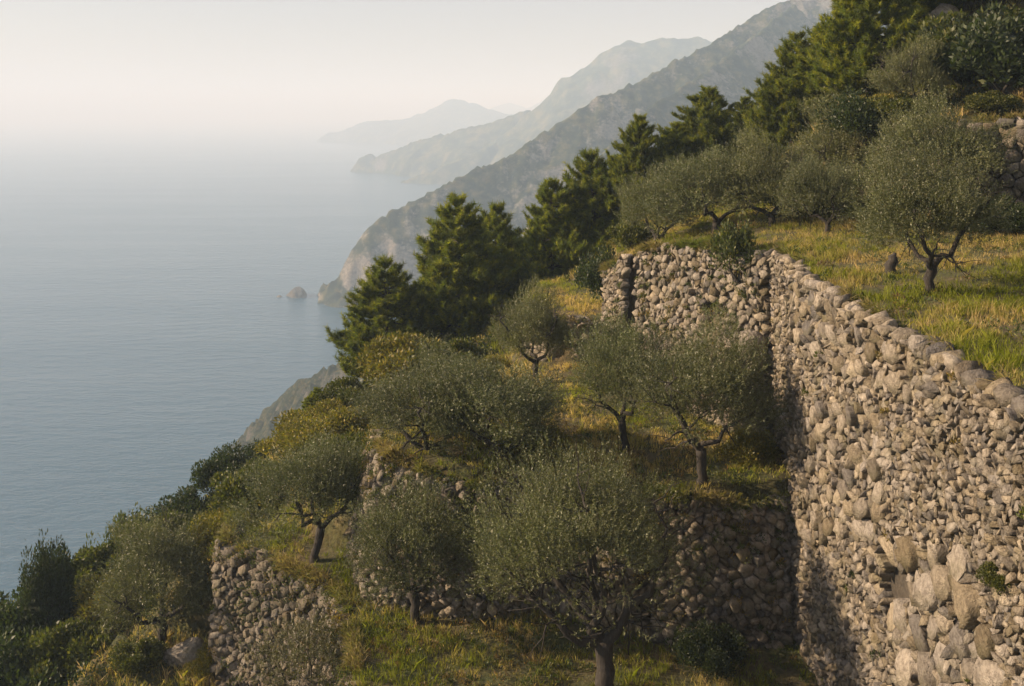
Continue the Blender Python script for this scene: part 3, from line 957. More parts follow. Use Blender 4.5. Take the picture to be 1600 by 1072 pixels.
def make_pine(seed, H, Rb, n_wh=13, colour=(0.105, 0.125, 0.025), low=0.06, lop=0.0):
    rng = np.random.default_rng(seed)
    g = Geo()
    tp = curve((0, 0, -0.4), (rng.normal(0, 0.2), rng.normal(0, 0.2), H * 0.97), 0, rng, 8, 0.02)
    g.add(*tube(tp, np.linspace(0.022 * H, 0.012, 8), 8))
    tufts_p, tufts_d, tufts_s = [], [], []
    for w in range(n_wh):
        f = low + (1 - low) * (w + rng.uniform(-0.3, 0.3)) / n_wh
        if f > 0.97: continue
        z = f * H
        core = np.array([np.interp(z, tp[:, 2], tp[:, 0]), np.interp(z, tp[:, 2], tp[:, 1]), z])
        # profile: widest low, rounded
        prof = Rb * (1 - ((f - 0.18) / 0.84) ** 1.7 if f > 0.18 else 1 - ((0.18 - f) / 0.3) ** 2)
        prof = max(prof, 0.13 * Rb)
        k = int(rng.integers(6, 10))
        a0 = rng.uniform(0, 6.28)
        for b in range(k):
            an = a0 + 6.28 * b / k + rng.normal(0, 0.3)
            Lb = prof * rng.uniform(0.62, 1.15) * (1 + lop * math.cos(an))
            dirh = np.array([math.cos(an), math.sin(an), 0])
            tipup = Lb * rng.uniform(0.12, 0.42) + 0.2 * (f > 0.7)
            t = np.linspace(0, 1, 7)
            pts = core + dirh * (Lb * t)[:, None]
            pts[:, 2] += tipup * t ** 2.2 - 0.10 * Lb * np.sin(t * math.pi) * (1 - f)
            pts[1:] += rng.normal(0, 0.04 * Lb, (6, 3))
            g.add(*tube(pts, np.linspace(0.028 + 0.004 * H * (1 - f), 0.008, 7), 4))
            ns = int(9 + Lb * 13)
            for q in range(ns):
                u = rng.uniform(0.25, 1.0) ** 0.75
                pp = np.array([np.interp(u, t, pts[:, j]) for j in range(3)])
                sl = (1.1 - u) * 0.55 * Lb * rng.uniform(0.3, 1.0)
                sdv = unit(dirh * 0.8 + np.array([-dirh[1], dirh[0], 0]) * rng.normal(0, 1.0) + np.array([0, 0, rng.uniform(-0.05, 0.7)]))
                for r_ in np.linspace(0.2, 1, max(1, int(sl / 0.17))):
                    tufts_p.append(pp + sdv * sl * r_ + np.array([0, 0, 0.1 * sl * r_]))
                    tufts_d.append(unit(sdv * 0.7 + np.array([0, 0, 0.75]) + rng.normal(0, 0.25, 3)))
                    tufts_s.append(rng.uniform(0.8, 1.25))
            tufts_p.append(pts[-1]); tufts_d.append(unit(dirh * 0.6 + np.array([0, 0, 0.8]))); tufts_s.append(1.4)
    for q in range(10):
        tufts_p.append(tp[-1] + np.array([0, 0, 0.03 * H * (q / 9 - 0.6)])); tufts_d.append(unit(np.array([rng.normal(0, 0.25), rng.normal(0, 0.25), 1]))); tufts_s.append(1.4)
    trunk = g.mesh('pine_trunk', M_BARK, smooth=True)
    P, D, S = np.array(tufts_p), unit(np.array(tufts_d)), np.array(tufts_s)
    n, m = len(P), 26
    u = rng.uniform(-0.5, 1, (n, m))
    pos = P[:, None] + D[:, None] * (u * 0.24 * S[:, None])[:, :, None]
    pos = pos.reshape(-1, 3)
    DD = np.repeat(D, m, 0)
    rd = unit(np.cross(DD, unit(rng.normal(size=(len(DD), 3)))))
    nd = unit(DD * 0.75 + rd * 0.8)
    L = (rng.uniform(0.16, 0.28, len(pos)) * np.repeat(S, m))[:, None]
    sdv = unit(np.cross(nd, unit(rng.normal(size=nd.shape)))) * 0.016
    V = np.stack([pos - sdv, pos + sdv, pos + nd * L], 1).reshape(-1, 3)
    fa = np.arange(len(V)).reshape(-1, 3)
    tv = np.array(colour) * rng.uniform(0.75, 1.3, (len(pos), 1)) * np.repeat(rng.uniform(0.75, 1.3, (n, 1)), m, 0)
    yl = np.repeat(rng.random(n) < 0.3, m)
    tv[yl] *= np.array([2.2, 1.8, 0.9])
    crown = mesh_from('pine_crown', V, fa, mat=M_PINE, tint=np.repeat(tv, 3, 0))
    return trunk, crown

def leaf_cloud(rng, centers, radii, per, leaf, lw, colour, var=0.35, upb=0.6, shell=0.4, yellow=0.1):
    """leaves for domes: returns V, faces, tint"""
    centers = np.asarray(centers, float); radii = np.asarray(radii, float)
    n = len(centers)
    idx = np.repeat(np.arange(n), per)
    off = unit(rng.normal(size=(len(idx), 3)))
    off[:, 2] = np.where(off[:, 2] < -0.3, -off[:, 2], off[:, 2])
    rr = rng.random((len(idx), 1)) ** shell
    P = centers[idx] + off * rr * radii[idx]
    D = unit(off * 0.7 + np.array([0, 0, upb]) + rng.normal(0, 0.5, off.shape))
    V, fa = leaf_quads(P, D, leaf * rng.uniform(0.6, 1.3, len(P)), lw * rng.uniform(0.7, 1.2, len(P)), rng)
    base = np.asarray(colour, float)
    if base.ndim == 1: base = np.tile(base, (n, 1))
    tv = base[idx] * rng.uniform(1 - var, 1 + var, (len(P), 1))
    yl = rng.random(len(P)) < yellow
    tv[yl] *= np.array([1.7, 1.4, 0.9])
    return V, fa, np.repeat(tv, 4, 0)

def make_shrub(seed, Rr, H, n_l, per, leaf, lw, colour, yellow=0.1, spiky=False):
    rng = np.random.default_rng(seed)
    c, r = [], []
    for i in range(n_l):
        a = rng.uniform(0, 6.28); q = math.sqrt(rng.random()) * 0.72
        hz = rng.uniform(0.25, 0.95) * (1 - 0.6 * q ** 2)
        c.append((math.cos(a) * q * Rr, math.sin(a) * q * Rr, hz * H * 0.78))
        k = rng.uniform(0.2, 0.36)
        r.append((k * Rr, k * Rr, k * H * rng.uniform(0.8, 1.5) * (1.6 if spiky else 0.9)))
    V, fa, tv = leaf_cloud(rng, c, r, per, leaf, lw, colour, yellow=yellow, upb=1.0 if spiky else 0.6)
    foliage = mesh_from('shrub_foliage', V, fa, mat=M_SHRUB, tint=tv)
    g = Geo()
    for i in range(6):
        e = np.array(c[i % len(c)])
        g.add(*tube(curve((rng.normal(0, 0.06), rng.normal(0, 0.06), -0.15), e, 0.05, rng, 5, 0.1), np.linspace(0.035 * H ** 0.5, 0.008, 5), 5))
    stem = g.mesh('shrub_stem', M_BARK, smooth=True)
    return stem, foliage

def plant(name, pair, parts, label, cat, group, px, py, Y, height=None, base_h=1.0, wide=1.0, rz=0.0, on_ground=True, sink=0.0, xy=None):
    """place a copy: photo column px at distance Y, standing on the ground; height scales it"""
    x, y = (px - 800) * Y / F, Y
    z = G(x, y)
    if not on_ground:
        z = -(py - 172) * Y / F
    root = new_obj(name, None, loc=(x, y, z + CAMZ - sink))
    s = (height / base_h) if height else 1.0
    root.scale = (s * wide, s * wide, s)
    root.rotation_euler = (0, 0, rz)
    tag(root, label, cat, group)
    for nm, me in zip(parts, pair):
        new_obj(nm, me, root)
    return root, z

# ------------------------------------------------------------------ olive trees
OL_BIG = make_olive(11, 6.8, 3.5, 2.6, 1.55, 0.27, 14500, leaf=0.075, lw=0.021,
                    limbs=[(math.pi * 1.06, 0.62, -0.12), (-0.25, 0.72, 0.05), (-1.2, 0.2, 0.5), (1.7, 0.4, 0.4), (2.5, 0.5, 0.3)], lumps=110, holes=12, cx=-0.75, open_v=True)
OL = [make_olive(12, 4.6, 2.5, 1.95, 1.1, 0.165, 7200, leaf=0.078, lw=0.023, holes=5),
      make_olive(13, 4.6, 2.6, 1.95, 1.15, 0.165, 7200, leaf=0.078, lw=0.023, colour=(0.088, 0.1, 0.035), holes=6),
      make_olive(14, 4.4, 2.5, 1.95, 1.05, 0.16, 7200, leaf=0.078, lw=0.023, colour=(0.105, 0.11, 0.038), lumps=50, holes=6)]
OL_THIN = make_olive(15, 5.2, 1.7, 1.9, 2.0, 0.11, 1100, leaf=0.09, lw=0.026, colour=(0.08, 0.07, 0.035), holes=8)
TP = ('trunk', 'crown')
GO = 'olive trees on the terraces'
def olive(k, label, px, py, Y, height, wide=1.0, rz=0.0, **kw):
    pair, bh = (OL_BIG, 6.7) if k == 'big' else (OL_THIN, 5.2) if k == 'thin' else (OL[k], (4.6, 4.6, 4.4)[k])
    return plant('olive_tree', pair, TP, label, 'olive tree', GO, px, py, Y, height, bh, wide, rz, **kw)

olive('big', 'largest olive tree, wide forked limbs, front centre on the lower grass', 945, 1090, 27.1, 6.3)
olive(0, 'round dark olive tree with a leafy low crown left of the largest olive', 650, 970, 31.2, 4.2, 0.98, 0.6)
olive(1, 'olive tree standing above the left stone wall, its dark trunk bare', 490, 880, 35.2, 4.25, 0.98, 2.1)
olive(2, 'olive tree beside the grey boulder at the foot of the left wall', 258, 1010, 39.0, 4.9, 1.0, 4.0)
olive('thin', 'thin sparse half bare olive in front of the left stone wall', 478, 1200, 30.6, 5.6, 0.95, 1.0)
olive(0, 'olive tree with a thick trunk nearest the corner of the tallest wall', 1097, 752, 30.85, 4.6, 0.93, 2.6)
olive(1, 'olive tree close behind, left of the one nearest the wall corner', 978, 700, 33.9, 4.3, 0.80, 5.2)
olive(2, 'small round olive tree standing alone below the pines on dry grass', 834, 594, 42.3, 3.8, 0.85, 1.3)
olive(1, 'broad low olive spreading over the rim of the middle wall', 768, 720, 33.4, 4.0, 1.2, 0.3, sink=0.95)
olive(0, 'bushy olive leaning over the left end of the middle wall', 672, 715, 34.0, 3.9, 1.2, 3.3, sink=0.95)
olive(0, 'olive tree in the open on the upper grass terrace by the wall', 1449, 465, 26.55, 3.9, 0.92, 4.6, sink=0.15)
olive(2, 'olive tree on the upper terrace, its dark trunk above green grass', 1208, 362, 41.2, 4.1, 0.95, 2.9, sink=0.45)
olive(1, 'wide brownish olive tree at the far left of the upper terrace', 1112, 358, 43.0, 4.2, 1.05, 1.9, sink=0.6)
olive(0, 'greyer olive at the very edge of the back wall cap', 1030, 385, 45.5, 3.9, 1.0, 0.9, sink=0.7)
olive(1, 'small bright green young olive between two upper terrace trees', 1283, 366, 38.0, 3.3, 0.85, 0.5, sink=0.5)
olive(2, 'dark olive tree behind the open upper terrace tree, to its left', 1322, 320, 44.0, 4.5, 1.05, 3.6)
olive(0, 'dense olive tree hiding the end of the upper right wall', 1465, 300, 37.0, 4.5, 0.98, 5.9)
olive(2, 'olive tree high up on the top terrace under the tallest pines', 1425, 182, 41.5, 3.2, 0.92, 0.2)

# ------------------------------------------------------------------ pines
PN = [make_pine(21, 8.0, 3.35, 20), make_pine(22, 7.0, 3.1, 18), make_pine(23, 8.5, 3.9, 20, lop=-0.25)]
PH = (8.0, 7.0, 8.5)
GP = 'pine trees along the ridge'
def pine(k, label, px, py, Y, height, wide=1.0, rz=0.0, **kw):
    return plant('pine_tree', PN[k], TP, label, 'pine tree', GP, px, py, Y, height, PH[k], wide, rz, **kw)
pine(1, 'lowest pine of the ridge row, standing out against the sea', 607, 590, 58, 6.9, 1.0, 0.4)
pine(0, 'tall pine with golden lit left side right of the lowest pine', 722, 545, 60, 9.0, 0.95, 1.8)
pine(1, 'shorter pine just behind the golden lit one, on its right', 775, 520, 64, 8.2, 0.85, 4.0)
pine(2, 'dark wide pine above the lone round olive tree', 862, 470, 61, 7.0, 0.9, 2.6)
pine(1, 'narrow dark pine between the wide pine and the back wall', 932, 440, 62, 7.5, 0.95, 5.5)
pine(0, 'slim pine with a ragged top beside the broad conical pine', 1002, 340, 60, 6.1, 0.85, 3.1)
pine(2, 'broad conical pine standing alone against the mountain', 1108, 285, 62, 5.9, 1.05, 0.9)
pine(0, 'pine with a bright left edge above the upper olive trees', 1238, 245, 56, 6.7, 0.95, 5.0)
pine(1, 'smaller shaded pine tucked against the pine above the olives', 1300, 215, 55, 5.0, 1.35, 2.2)
pine(2, 'largest pine at the top with layered boughs cut by the frame', 1360, 135, 47, 6.6, 1.0, 4.2)
pine(0, 'dark pine at the top edge, right of the largest pine', 1450, 70, 50, 5.6, 1.2, 1.1)
pine(0, 'half hidden pine filling the gap between lowest pine and golden pine', 668, 565, 62, 6.0, 0.95, 0.2)
pine(2, 'dark pine behind the slim ragged pine, lower and fuller', 965, 400, 65, 6.6, 0.8, 2.2)
pine(0, 'low pine in the gap left of the broad conical pine', 1052, 305, 61, 4.9, 1.1, 4.4)
pine(2, 'low dark pine in the gap right of the broad conical pine', 1165, 262, 64, 3.9, 1.05, 3.7)
pine(1, 'small lone pine on the left slope against the grey cliff', 494, 665, 54, 2.1, 1.15, 1.4)

# ------------------------------------------------------------------ shrubs
SH = [make_shrub(31, 1.5, 1.7, 34, 330, 0.13, 0.075, (0.075, 0.085, 0.022), 0.2),
      make_shrub(32, 1.4, 1.6, 30, 330, 0.11, 0.06, (0.038, 0.052, 0.02), 0.06),
      make_shrub(33, 1.5, 1.5, 34, 330, 0.12, 0.05, (0.15, 0.14, 0.03), 0.3),
      make_shrub(34, 1.1, 2.6, 30, 300, 0.12, 0.045, (0.034, 0.045, 0.02), 0.05, True),
      make_shrub(35, 1.0, 1.4, 18, 130, 0.13, 0.07, (0.07, 0.085, 0.03), 0.2, True)]
SHH = (1.7, 1.6, 1.5, 2.6, 1.4)
SP = ('stem', 'foliage')
GS = 'shrubs on the hillside'
def shrub(k, label, px, py, Y, height, wide=1.0, rz=0.0, name='shrub', cat='shrub', **kw):
    return plant(name, SH[k], SP, label, cat, GS, px, py, Y, height, SHH[k], wide, rz, **kw)

shrub(2, 'pale rounded shrub between the lowest pine and the olives', 640, 600, 51, 2.6, 1.2, 0.2)
shrub(0, 'second rounded shrub just in front of the golden pine', 700, 590, 50, 2.3, 1.1, 1.2)
shrub(1, 'dark bushy shrub on the skyline where slope meets sea', 356, 760, 51, 2.3, 0.95, 0.1)
shrub(1, 'small hazy shrub on the skyline below the grey cliff', 409, 715, 54, 1.4, 0.9, 2.1)
shrub(1, 'rounded dark shrub on the skyline left of the bushy one', 298, 810, 49.5, 2.2, 0.9, 3.1)
shrub(1, 'dark bush cut by the left edge, just above the corner bush', 8, 1035, 42.5, 3.4, 1.0, 5.1)
shrub(1, 'dark shrub on the skyline between the cypress like shrub and the saplings', 118, 955, 46, 2.4, 1.1, 1.6)
shrub(0, 'green shrub at the feet of the two saplings', 168, 925, 46.5, 2.0, 1.2, 3.9)
shrub(1, 'dark low shrub on the skyline right of the taller sapling', 245, 865, 48.5, 1.9, 1.3, 0.9)
shrub(2, 'golden shrub on the bright slope strip below the small lone pine', 470, 700, 49, 1.7, 1.5, 2.7)
shrub(2, 'wide golden shrub on the bright strip, above the bushes by the wall end', 525, 690, 44, 1.6, 1.6, 4.9)
shrub(4, 'wispy sapling with thin leafy tips against the water', 196, 890, 47.5, 2.5, 0.6, 0.4, 'sapling', 'sapling')
shrub(4, 'second wispy sapling, lower down and shorter, against water', 140, 920, 47, 2.2, 0.6, 1.9, 'sapling', 'sapling')
shrub(3, 'tall dark cypress like shrub at the lower left edge of water', 72, 1040, 43, 4.2, 0.75, 0.9)
shrub(1, 'dark green bush in the bottom left corner', 25, 1110, 39, 3.4, 1.1, 2.0)
shrub(0, 'bush right of the dark corner bush, lighter green', 105, 1090, 39.5, 2.4, 1.0, 4.0)
shrub(0, 'golden lit shrub high on the slope under the lowest pine', 548, 672, 50, 1.7, 1.3, 3.0)
shrub(2, 'yellowish shrub on the bright strip left of the middle wall', 505, 712, 47, 1.9, 1.3, 5.0)
shrub(0, 'bright green shrub hugging the left end of the middle wall', 556, 760, 39.5, 2.0, 1.0, 0.7)
shrub(1, 'dark shrub in the shaded hollow beside the wall end', 570, 800, 37, 1.8, 0.9, 1.7)
shrub(0, 'green shrub behind the tree above the left wall', 395, 800, 43, 2.2, 1.2, 2.2)
shrub(2, 'yellow green shrub directly above the rim of the left wall', 345, 850, 40.2, 1.7, 1.1, 3.7)
shrub(0, 'leafy shrub on the slope midway to the skyline saplings', 280, 880, 45, 1.9, 1.3, 4.4)
shrub(2, 'light shrub below the wispy saplings', 200, 960, 43, 1.8, 1.3, 5.1)
shrub(0, 'bright low shrub in front of the boulder olive', 215, 1050, 37.5, 1.1, 1.2, 0.9)
shrub(2, 'yellowish low shrub right of the grey boulder', 325, 1045, 37.2, 1.0, 1.0, 2.5)
shrub(4, 'leafy bush sprouting at the top of the back wall corner', 1152, 432, 35.6, 1.75, 0.85, 1.0, on_ground=False)
shrub(1, 'bush clinging to the left end of the narrow wall piece', 948, 440, 47, 2.4, 0.75, 0.5)
shrub(0, 'silvery shrub beside the narrow wall end, higher up', 985, 400, 48, 1.6, 0.9, 2.5)
shrub(2, 'small golden shrub at the foot of the lone round olive', 770, 590, 46, 0.9, 1.2, 1.5)
shrub(1, 'large dark shrub mass at the right edge above the grass strip', 1575, 150, 41, 3.6, 1.15, 0.4)
shrub(0, 'greener shrub next to the dark mass at right, over the wall', 1510, 150, 43, 3.2, 0.95, 3.4)
shrub(2, 'golden leafy tree crown in the top right corner', 1570, 55, 47, 3.4, 1.2, 1.9)
shrub(0, 'yellow shrub climbing the rocky bank in the upper right', 1485, 85, 46, 1.6, 1.1, 0.8)
shrub(1, 'dark shrub at the foot of the upper right wall', 1575, 375, 34.5, 1.4, 1.1, 2.8)
shrub(0, 'small green shrub growing out of the tall wall near the right edge', 1568, 925, 17.9, 0.55, 1.0, 0.3, on_ground=False)
shrub(1, 'dark bush at the base of the middle wall, right of the big trunk', 1115, 1040, 28.6, 1.2, 1.1, 1.1)
shrub(2, 'rusty brown low bush between an olive trunk and the wall corner', 1165, 690, 33.0, 1.0, 1.2, 2.2)
shrub(2, 'low yellow shrub spilling from the rim behind the large olive crown', 845, 722, 33.6, 0.8, 1.3, 4.1)

shrub(1, 'dark shrub on the bank above the grass, left of the top olive', 1352, 215, 42.6, 2.2, 1.1, 1.9)
shrub(0, 'leafy green shrub under the top olive beside its trunk', 1400, 205, 41.8, 1.4, 1.3, 0.6)
shrub(2, 'straw tinted shrub between the pale outcrop and the top olive', 1372, 170, 44.0, 1.2, 1.2, 3.3)
shrub(1, 'dark low shrub behind the trunk of the bright young olive', 1262, 330, 43.0, 1.7, 1.3, 5.2)
shrub(0, 'green shrub at the back of the upper terrace beneath a pine', 1190, 300, 50.0, 1.9, 1.3, 2.6)
shrub(1, 'shaded bush in the back corner under the upper right wall', 1530, 345, 35.0, 1.3, 1.2, 4.6)
shrub(0, 'sprawling green bush on top of the upper right wall', 1545, 185, 39.6, 1.0, 1.4, 1.4)

# ------------------------------------------------------------------ rocks and stump
def boulder(name, label, cat, px, py, Y, size, seed, on_ground=True, tint=1.0, n=1):
    rng = np.random.default_rng(seed)
    x, y = (px - 800) * Y / F, Y
    z = G(x, y) if on_ground else -(py - 172) * Y / F
    import bmesh
    bm = bmesh.new()
    bmesh.ops.create_icosphere(bm, subdivisions=4, radius=1.0)
    co = np.array([v.co[:] for v in bm.verts])
    for q in range(9):
        nn = unit(rng.normal(size=3)); d = co @ nn
        co -= np.maximum(d - rng.uniform(0.55, 0.8), 0)[:, None] * nn
    co *= (1 + 0.12 * fbm(co[:, 0] * 2 + co[:, 2], co[:, 1] * 2 - co[:, 2], seed, 4))[:, None]
    co += unit(co) * (fbm(co[:, 0] * 6 + 3 * co[:, 2], co[:, 1] * 6 + 2 * co[:, 2], seed + 1, 3) * 0.06)[:, None]
    for v, c in zip(bm.verts, co * np.array(size) * 0.5): v.co = c
    me = bpy.data.meshes.new(name)
    bm.to_mesh(me); bm.free()
    a = me.attributes.new('tint', 'FLOAT_COLOR', 'POINT')
    t = np.ones((len(me.vertices), 4), np.float32); t[:, :3] = np.array((0.34, 0.31, 0.27)) * tint
    a.data.foreach_set('color', t.ravel())
    me.materials.append(M_STONE)
    o = new_obj(name, me, loc=(x, y, z + CAMZ + size[2] * 0.22))
    o.rotation_euler = (rng.normal(0, 0.2), rng.normal(0, 0.2), rng.uniform(0, 6.28))
    tag(o, label, cat)
    return o
boulder('boulder', 'grey boulder lying at the foot of the left olive', 'boulder', 288, 1020, 37.8, (1.7, 1.3, 1.2), 1)
boulder('rock', 'pale rock outcrop between the tallest pine and the top olive', 'rock', 1335, 122, 47.0, (1.7, 1.3, 1.3), 2, True, 1.2)
boulder('rock', 'grey sloping rock under the dark pine at the top edge', 'rock', 1470, 38, 48.5, (2.6, 1.8, 1.5), 3, True, 1.1)
boulder('rock', 'brown rock on the bank near the top right corner', 'rock', 1512, 56, 46.0, (1.4, 1.2, 0.9), 4, True, 1.0)
boulder('rock', 'large rounded rock in the collapsed part of the back wall', 'rock', 1180, 575, 34.2, (1.3, 1.2, 1.9), 5, False, 0.9)
boulder('rock', 'smaller rock under the rounded one by the wall corner', 'rock', 1168, 650, 33.6, (1.0, 0.9, 1.1), 6, False, 0.8)
boulder('sea_rock', 'low grey sea stack off the tip of the mountain', 'rock', 462, 470, 965, (30, 22, 19), 7, False, 0.3)
boulder('sea_rock', 'tiny flat rock breaking the water beyond the sea stack', 'rock', 437, 467, 960, (9, 7, 5), 8, False, 0.45)

def stump():
    rng = np.random.default_rng(3)
    x, y = (1391 - 800) * 29.8 / F, 29.8
    z = G(x, y)
    g = Geo()
    g.add(*tube(curve((0, 0, -0.2), (0.05, 0, 0.55), 0, rng, 6, 0.05), np.array([0.24, 0.19, 0.16, 0.17, 0.15, 0.12]), 9))
    g.add(*tube(curve((0, 0, 0.2), (0.16, 0.05, 0.62), 0, rng, 5, 0.05), np.array([0.1, 0.1, 0.08, 0.07, 0.05]), 7))
    o = new_obj('tree_stump', g.mesh('tree_stump', M_BARK, smooth=True), loc=(x, y, z + CAMZ))
    tag(o, 'short dark cut tree stump in the grass left of the open upper olive', 'tree stump')
stump()

# ------------------------------------------------------------------ grass and scrub
def grass(name, label, region, density, zone_ok, hmin, hmax, width, seed, dry_bias, rim=True):
    rng = np.random.default_rng(seed)
    x0, x1, y0, y1 = region
    n = int((x1 - x0) * (y1 - y0) * density)
    # tufts
    nt = n // 9
    tx, ty = rng.uniform(x0, x1, nt), rng.uniform(y0, y1, nt)
    clump = fbm(tx * 0.9, ty * 0.9, seed, 3)
    keep = rng.random(nt) < np.clip(0.75 + clump * 1.2, 0.15, 1)
    tx, ty, clump = tx[keep], ty[keep], clump[keep]
    tall = rng.uniform(0.55, 1.25, len(tx)) * np.clip(1 + clump * 0.9, 0.4, 1.8)
    m = 9
    x = np.repeat(tx, m) + rng.normal(0, 0.06, len(tx) * m)
    y = np.repeat(ty, m) + rng.normal(0, 0.06, len(tx) * m)
    h = np.repeat(tall, m) * rng.uniform(hmin, hmax, len(x))
    z, zone = ground_rel(x, y)
    ok = np.isin(zone, zone_ok)
    px = 800 + F * x / y; py = 172 - F * z / y
    ok &= (px > -60) & (px < 1660) & (py < 1130)
    x, y, z, h = x[ok], y[ok], z[ok], h[ok]
    n = len(x)
    lean = rng.normal(0, 0.35, (n, 2))
    side = rng.uniform(0, 6.28, n)
    w = width * rng.uniform(0.7, 1.3, n)
    p = np.stack([x, y, z + CAMZ - 0.03], -1)
    sv_ = np.stack([np.cos(side), np.sin(side), 0 * side], -1) * w[:, None] * 0.5
    mid = p + np.stack([lean[:, 0] * h * 0.35, lean[:, 1] * h * 0.35, h * 0.6], -1)
    tip = p + np.stack([lean[:, 0] * h, lean[:, 1] * h, h * 0.95], -1)
    V = np.stack([p - sv_, p + sv_, mid + sv_ * 0.7, tip, mid - sv_ * 0.7], 1).reshape(-1, 3)
    b = np.arange(n) * 5
    fa = np.stack([b, b + 1, b + 2, b + 3, b + 4], -1)
    dry = fbm(x * 0.35, y * 0.35, seed + 5, 3) * 1.6 + fbm(x * 1.7, y * 1.7, seed + 8, 2) * 0.8 + dry_bias + rng.normal(0, 0.25, n)
    t = np.clip(dry + 0.5, 0, 1)[:, None]
    col = np.array([0.20, 0.22, 0.022]) * (1 - t) + np.array([0.46, 0.34, 0.16]) * t
    col = col * rng.uniform(0.7, 1.3, (n, 1))
    me = mesh_from(name, V, fa, mat=M_GRASS, tint=np.repeat(col, 5, 0))
    tag(new_obj(name, me), label, 'grass', kind='stuff')
    return n
grass('upper_grass', 'mixed green and straw coloured grass on the upper terrace', (4, 27, 14, 56), 480, [5], 0.08, 0.27, 0.014, 1, -0.12)
grass('middle_grass', 'dry orange grass with green patches on the middle terrace', (-5, 10, 30, 56), 340, [3, 4], 0.1, 0.28, 0.017, 2, 0.0)
grass('lower_grass', 'shaded green and brown grass around the largest olive', (-13, 10, 22, 39), 300, [2], 0.1, 0.32, 0.017, 3, -0.15)
grass('slope_grass', 'yellow green grass on the open slopes', (-24, 30, 34, 68), 90, [0, 1], 0.18, 0.5, 0.03, 4, 0.0)

def scrub():
    rng = np.random.default_rng(77)
    n = 5200
    x, y = rng.uniform(-36, 34, n), rng.uniform(32, 72, n)
    z, zone = ground_rel(x, y)
    ok = np.isin(zone, [0, 1])
    ok &= ~((x > -6) & (x < 5) & (y > 40) & (y < 54) & (rng.random(n) < 0.8))
    ok &= ~((zone == 1) & (rng.random(n) < 0.75))
    ok &= rng.random(n) < np.clip(0.55 + fbm(x * 0.2, y * 0.2, 9, 3), 0.1, 1)
    x, y, z = x[ok], y[ok], z[ok]
    n = len(x)
    r = rng.uniform(0.25, 0.75, n)
    kind = fbm(x * 0.25, y * 0.25, 19, 3) + rng.normal(0, 0.3, n)
    cols = np.where(kind[:, None] < -0.15, np.array([[0.034, 0.046, 0.018]]), np.where(kind[:, None] < 0.2, np.array([[0.065, 0.078, 0.02]]), np.array([[0.15, 0.135, 0.03]])))
    V, fa, tv = leaf_cloud(rng, np.stack([x, y, z + CAMZ + r * 0.2], -1), np.stack([r, r, r * rng.uniform(0.6, 1.1, n)], -1), 85, 0.14, 0.075, cols, yellow=0.12)
    me = mesh_from('scrub_undergrowth', V, fa, mat=M_SHRUB, tint=tv)
    tag(new_obj('scrub_undergrowth', me), 'dense low maquis scrub covering the steep slope', 'scrub', kind='stuff')
    return n
scrub()

def far_scrub():
    rng = np.random.default_rng(79)
    n = 9000
    x, y = rng.uniform(-300, 60, n), rng.uniform(-60, 230, n)
    x, y = np.concatenate([x, rng.uniform(-95, 40, 5000)]), np.concatenate([y, rng.uniform(0, 115, 5000)])
    n = len(x)
    ok = ((x < -33) | (y > 72)) & (rng.random(n) < np.clip(0.7 + fbm(x * 0.05, y * 0.05, 4, 3), 0.1, 1))
    x, y = x[ok], y[ok]
    z = outer_rel(x, y)
    ok = z > -178
    x, y, z = x[ok], y[ok], z[ok]
    n = len(x)
    r = np.where((x > -60) & (y < 95), rng.uniform(0.6, 1.5, n), rng.uniform(1.0, 3.2, n))
    k = rng.random(n)[:, None]
    cols = np.where(k < 0.5, np.array([[0.034, 0.046, 0.018]]), np.where(k < 0.8, np.array([[0.065, 0.078, 0.02]]), np.array([[0.12, 0.11, 0.03]])))
    V, fa, tv = leaf_cloud(rng, np.stack([x, y, z + CAMZ + r * 0.2], -1), np.stack([r, r, r * 0.8], -1), 60, 0.5, 0.32, cols)
    tag(new_obj('slope_scrub', mesh_from('slope_scrub', V, fa, mat=M_SHRUB, tint=tv)), 'scrub on the lower slope running down to the water', 'scrub', kind='stuff')
far_scrub()

def weeds():
    rng = np.random.default_rng(88)
    n = 5200
    x, y = rng.uniform(-16, 20, n), rng.uniform(20, 46, n)
    z, zone = ground_rel(x, y)
    ok = np.isin(zone, [1, 2, 3]) | ((zone == 5) & (rng.random(n) < 0.22))
    ok &= rng.random(n) < np.clip(0.5 + fbm(x * 0.4, y * 0.4, 29, 3) * 1.4, 0.03, 1)
    x, y, z = x[ok], y[ok], z[ok]
    n = len(x)
    r = rng.uniform(0.08, 0.3, n)
    k = rng.random(n)[:, None]
    cols = np.where(k < 0.45, np.array([[0.06, 0.085, 0.018]]), np.where(k < 0.75, np.array([[0.12, 0.12, 0.025]]), np.array([[0.15, 0.105, 0.045]])))
    V, fa, tv = leaf_cloud(rng, np.stack([x, y, z + CAMZ + r * 0.15], -1), np.stack([r, r, r * rng.uniform(0.6, 1.3, n)], -1), 48, 0.085, 0.035, cols, yellow=0.15)
    tag(new_obj('low_weeds', mesh_from('low_weeds', V, fa, mat=M_SHRUB, tint=tv)), 'low leafy weeds between the grass of the terraces', 'weeds', kind='stuff')
weeds()

